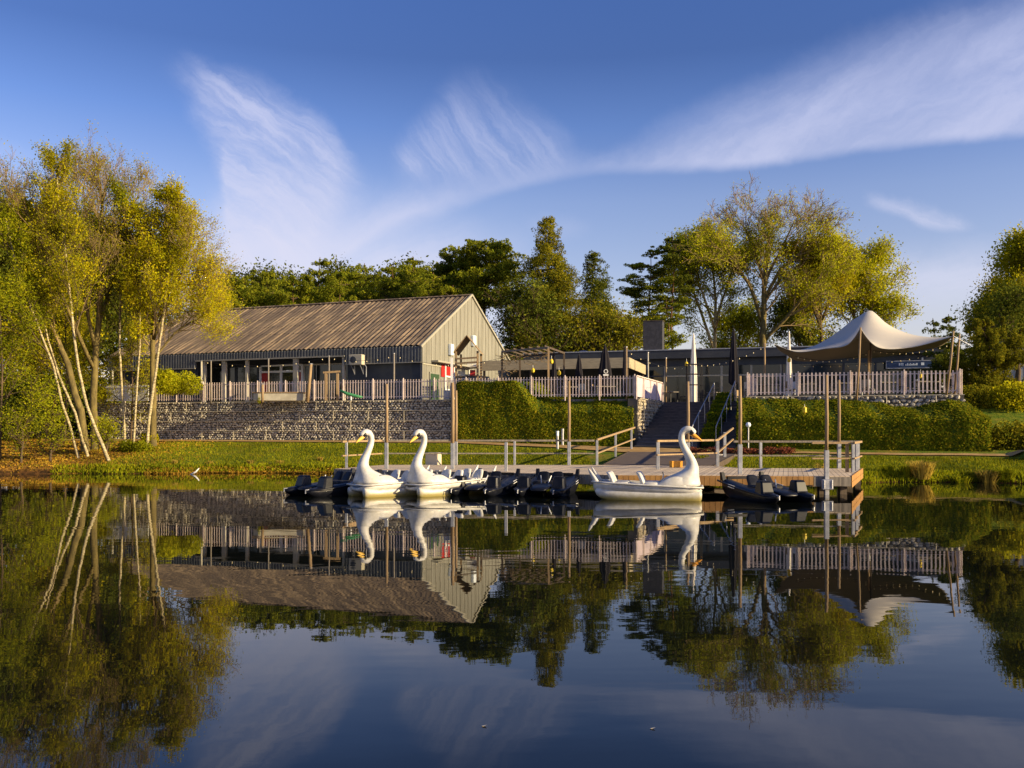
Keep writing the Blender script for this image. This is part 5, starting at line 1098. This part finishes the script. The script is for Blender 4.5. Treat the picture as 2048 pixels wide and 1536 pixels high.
def lpole(label,px,top,d,m_='wood_light',base=3.4,px2=None,bot=None,r=.05):
    x_=PX(px,d); t=thing('terrace_pole',label,'pole',(x_,d,base)); zt=PZ(top,d)-base; dx=0 if px2 is None else PX(px2,d)-x_
    MB().tube([(0,0,-.0),(dx*.5,0,zt*.5),(dx,0,zt)],[r,r,r*.9],8).obj('shaft',m_,t,smooth=True); MB().lathe([(r*1.2,zt-.02),(r*1.2,zt+.02)],8,c=(dx,0)).obj('cap','galv',t); return t
lpole('tall slim terrace pole right of the cooling unit',788,707,46.6,'wood_grey')
lpole('slim terrace pole before the double door',537,718,47.8,'wood_grey',r=.04)
lpole('slim terrace pole between the dark window and the leaning post',658,712,47.2,'wood_grey',r=.04)
lpole('slim terrace pole in front of the left porch window',422,722,49.2,'wood_grey',r=.04)
lpole('slim pale pole in front of the bush left of the porch',403,722,49.8,'column_paint',r=.06)
lpole('thick leaning wooden post on the terrace before the windows',615,728,47,'wood_light',px2=622,r=.09)
lpole('pale steel pole in front of the cream canopy end',1296,705,50.5,'column_paint',r=.045)
lpole('slim wooden pole left of the staircase top',1332,716,50,'wood_light',r=.045)
lpole('short thick wooden post in front of the double door',525,768,47.0,'wood_light',r=.07)
lpole('slim pale post at the far left end of the barn front',225,740,52,'column_paint',r=.06)
lpole('slim wooden pole at the fence corner by the lilac screen',1253,694,43.3,'wood_light',r=.04)
t=thing('climbing_bar','low wooden play frame with two posts and a crossbar on the terrace','play equipment',(PX(652,46.8),46.8,3.47)); 
for xx in (0,.62): MB().box(xx-.06,xx+.06,-.06,.06,0,1.45).obj('post','wood_light',t)
MB().bar((-.15,0,1.5),(.75,0,1.56),.10).obj('crossbar','wood_light',t)
t=thing('seesaw','green plastic spring toy behind the fence','play equipment',(PX(702,46.5),46.5,3.47)); MB().tube([(-.6,0,.55),(-.2,0,.35),(.3,0,.22),(.6,0,.18)],[.05,.09,.09,.05],8).obj('body','green_plastic',t,smooth=True); MB().tube([(0,0,0),(0,0,.3)],.06).obj('spring','galv',t)
t=thing('sandbox_wall','low pale concrete bench wall behind the fence before the double door','bench',(PX(545,47),47.2,3.47)); MB().bbox(-1.1,1.6,0,.5,0,.42,.03).obj('base','column_paint',t); MB().bbox(-1.15,1.65,-.04,.54,.42,.48,.02).obj('top','wood_light',t)
t=thing('board_fence','white boarded panel fence behind the upright birches','fence',(PX(232,50.3),50.6,3.47),TH)
for i in range(9): MB().box(-.8+i*.32,-.5+i*.32,-.02,.02,.1,1.0).obj('board','white_paint',t)
MB().bar((-.85,-.04,.9),(2.1,-.04,.9),.05).obj('rail','white_paint',t)
# plant rack
t=thing('metal_rack','black metal rack with lanterns beside the cream parasol','rack',(PX(1390,49),49,3.47))
for xx,yy_ in ((-.4,0),(.4,0),(.4,.4),(-.4,.4)): MB().bar((xx,yy_,0),(xx,yy_,2.1),.05).obj('post','black_soft',t)
for z_ in (.95,1.55,2.1): MB().box(-.44,.44,-.04,.44,z_,z_+.04).obj('shelf','black_soft',t)
def lantern(label,px,py,d):
    t=thing('hanging_lantern',label,'lantern',P(px,py,d),0,'yellow lanterns on the terrace'); t.scale=(.7,.7,.75); MB().lathe([(.06,-.2),(.13,-.14),(.14,.02),(.07,.12),(.02,.16)],8).obj('shade','lantern_yellow',t); MB().tube([(0,0,.16),(0,0,.36)],.012).obj('hook','galv',t)
lantern('yellow lantern hanging left of the tall cream parasol',1373,727,50); lantern('yellow lantern under the left tip of the tent',1578,719,46); lantern('small yellow lantern on the pergola post',1103,722,46); lantern('yellow lantern hanging inside the pergola',1066,740,48); lantern('yellow lantern behind the right end of the tent fence',1841,750,42.5); lantern('yellow lantern low behind the picket fence below the pergola',1118,745,46.5)
# tables and chairs
def table(label,x_,y_,rz,first=[None]):
    if first[0]: return dup(first[0],(x_,y_,3.47),rz,label)
    t=thing('terrace_table',label,'table',(x_,y_,3.47),rz,'tables on the terrace'); first[0]=t
    MB().bbox(-.6,.6,-.38,.38,.70,.75,.01).obj('tabletop','wood_grey',t)
    for a_,b2 in ((-.52,-.3),(.52,-.3),(.52,.3),(-.52,.3)): MB().box(a_-.03,a_+.03,b2-.03,b2+.03,0,.70).obj('leg','black_soft',t)
    return t
def chair(label,x_,y_,rz,m_,first={}):
    if m_ in first: return dup(first[m_],(x_,y_,3.47),rz,label)
    t=thing('terrace_chair',label,'chair',(x_,y_,3.47),rz,'chairs on the terrace'); first[m_]=t
    MB().bbox(-.22,.22,-.22,.22,.42,.46,.01).obj('seat',m_,t); MB().bbox(-.22,.22,.19,.23,.52,.88,.01).obj('backrest',m_,t)
    for a_,b2,z_ in ((-.19,-.19,.42),(.19,-.19,.42),(.21,.21,.85),(-.21,.21,.85)): MB().box(a_-.016,a_+.016,b2-.016,b2+.016,0,z_).obj('leg','galv' if m_!='black_soft' else 'black_soft',t)
    return t
sets=[(1540,44.5,'left of the tent'),(1620,44.0,'under the left part of the tent'),(1690,43.2,'beside the front tent pole'),(1780,42.5,'under the right part of the tent'),(1850,41.8,'at the right end under the tent'),(1140,47.0,'behind the fence right of the pergola'),(1205,46.5,'below the emblem parasol'),(1335,53,'beyond the staircase top'),(1435,54,'in front of the glass doors')]
for i,(px,d,wh) in enumerate(sets):
    x_=PX(px,d); table('grey terrace table '+wh,x_,d,R(-17+i*7)); mm=('column_paint','wood_light','black_soft')[i%3]
    chair('chair on the left of the table '+wh,x_-1.0,d+.1,R(95+i*9),mm); chair('chair on the right of the table '+wh,x_+1.0,d-.1,R(-80-i*5),('white_paint','black_soft','wood_light')[i%3])
# string lights
def lights(label,a,b_,sag,n):
    a=Vector(a); b_=Vector(b_); t=thing('string_lights',label,'string lights'); pts=[]
    for i in range(25): f=i/24; p=a.lerp(b_,f); p.z-=sag*4*f*(1-f); pts.append(p)
    MB().tube(pts,.008,4).obj('cable','black_soft',t)
    for i in range(n):
        f=(i+.5)/n; p=a.lerp(b_,f); p.z-=sag*4*f*(1-f)+.06; q=MB(); q.lathe([(.0,-.035),(.02,-.02),(.027,.0),(.012,.035)],7); o=q.obj('bulb','bulb',t,smooth=True); o.location=p
lights('string lights from the fence pole to the black parasol',P(1529,692,42.4),P(1375,728,50),.35,12)
lights('string lights under the front left of the tent',P(1590,712,42.3),P(1738,705,43),.3,12)
lights('string lights under the front right of the tent',P(1742,700,43),P(1900,688,40.5),.25,12)
lights('string lights deeper under the tent',P(1600,730,46),P(1880,705,46),.25,16)
lights('string lights across the barn front, left half',P(403,722,49.5),P(658,714,47.2),.35,10)
lights('string lights across the barn front, right half',P(658,714,47.2),P(788,710,46.6),.25,6)
lights('string lights from the barn pole to the pergola',P(788,710,46.6),P(1004,715,47),.45,9)
lights('string lights above the staircase',P(1253,700,43.4),P(1372,735,50),.3,7)
# a few distant shrubs and reed stalk details on the bank
for i in range(5):
    px=[350,420,500,560,640][i]; tuft(px,39.2+.15*i,.28,60,'leaf_straw',['small dry tuft nearest the birches on the left bank','small dry tuft above the pale stick on the left bank','small dry tuft in the middle of the left bank','small dry tuft left of the leftmost black boat','small dry tuft above the leftmost black boat'][i],wd=.35)

for i,(px,py) in enumerate(((968,1453),(1305,1458))):
    d=EYE*F/(py-HY); q=MB(); q.add([(-.018,0,.004),(0,-.010,.006),(.02,0,.012),(0,.011,.005)],[(0,1,2,3)]); q.add([(-.018,0,.002),(0,-.010,.003),(.02,0,.009),(0,.011,.002)],[(3,2,1,0)]); o=q.obj('floating_leaf','box_cream'); o.location=(PX(px,d),d,0); tag(o,['pale fallen leaf floating near the bottom, left of centre','pale fallen leaf floating near the bottom, right of centre'][i],'leaf')
rg=np.random.RandomState(88); k=260; X_=rg.uniform(-22,3,k); Y=shoreY(X_)-rg.exponential(.9,k)-.1
tag(quads('floating_leaves',np.stack([X_,Y,np.full(k,.006)],1),.045,'leaf_litter',seed=89,nrm=np.tile([0,0,1.],(k,1))*6),kind='stuff')
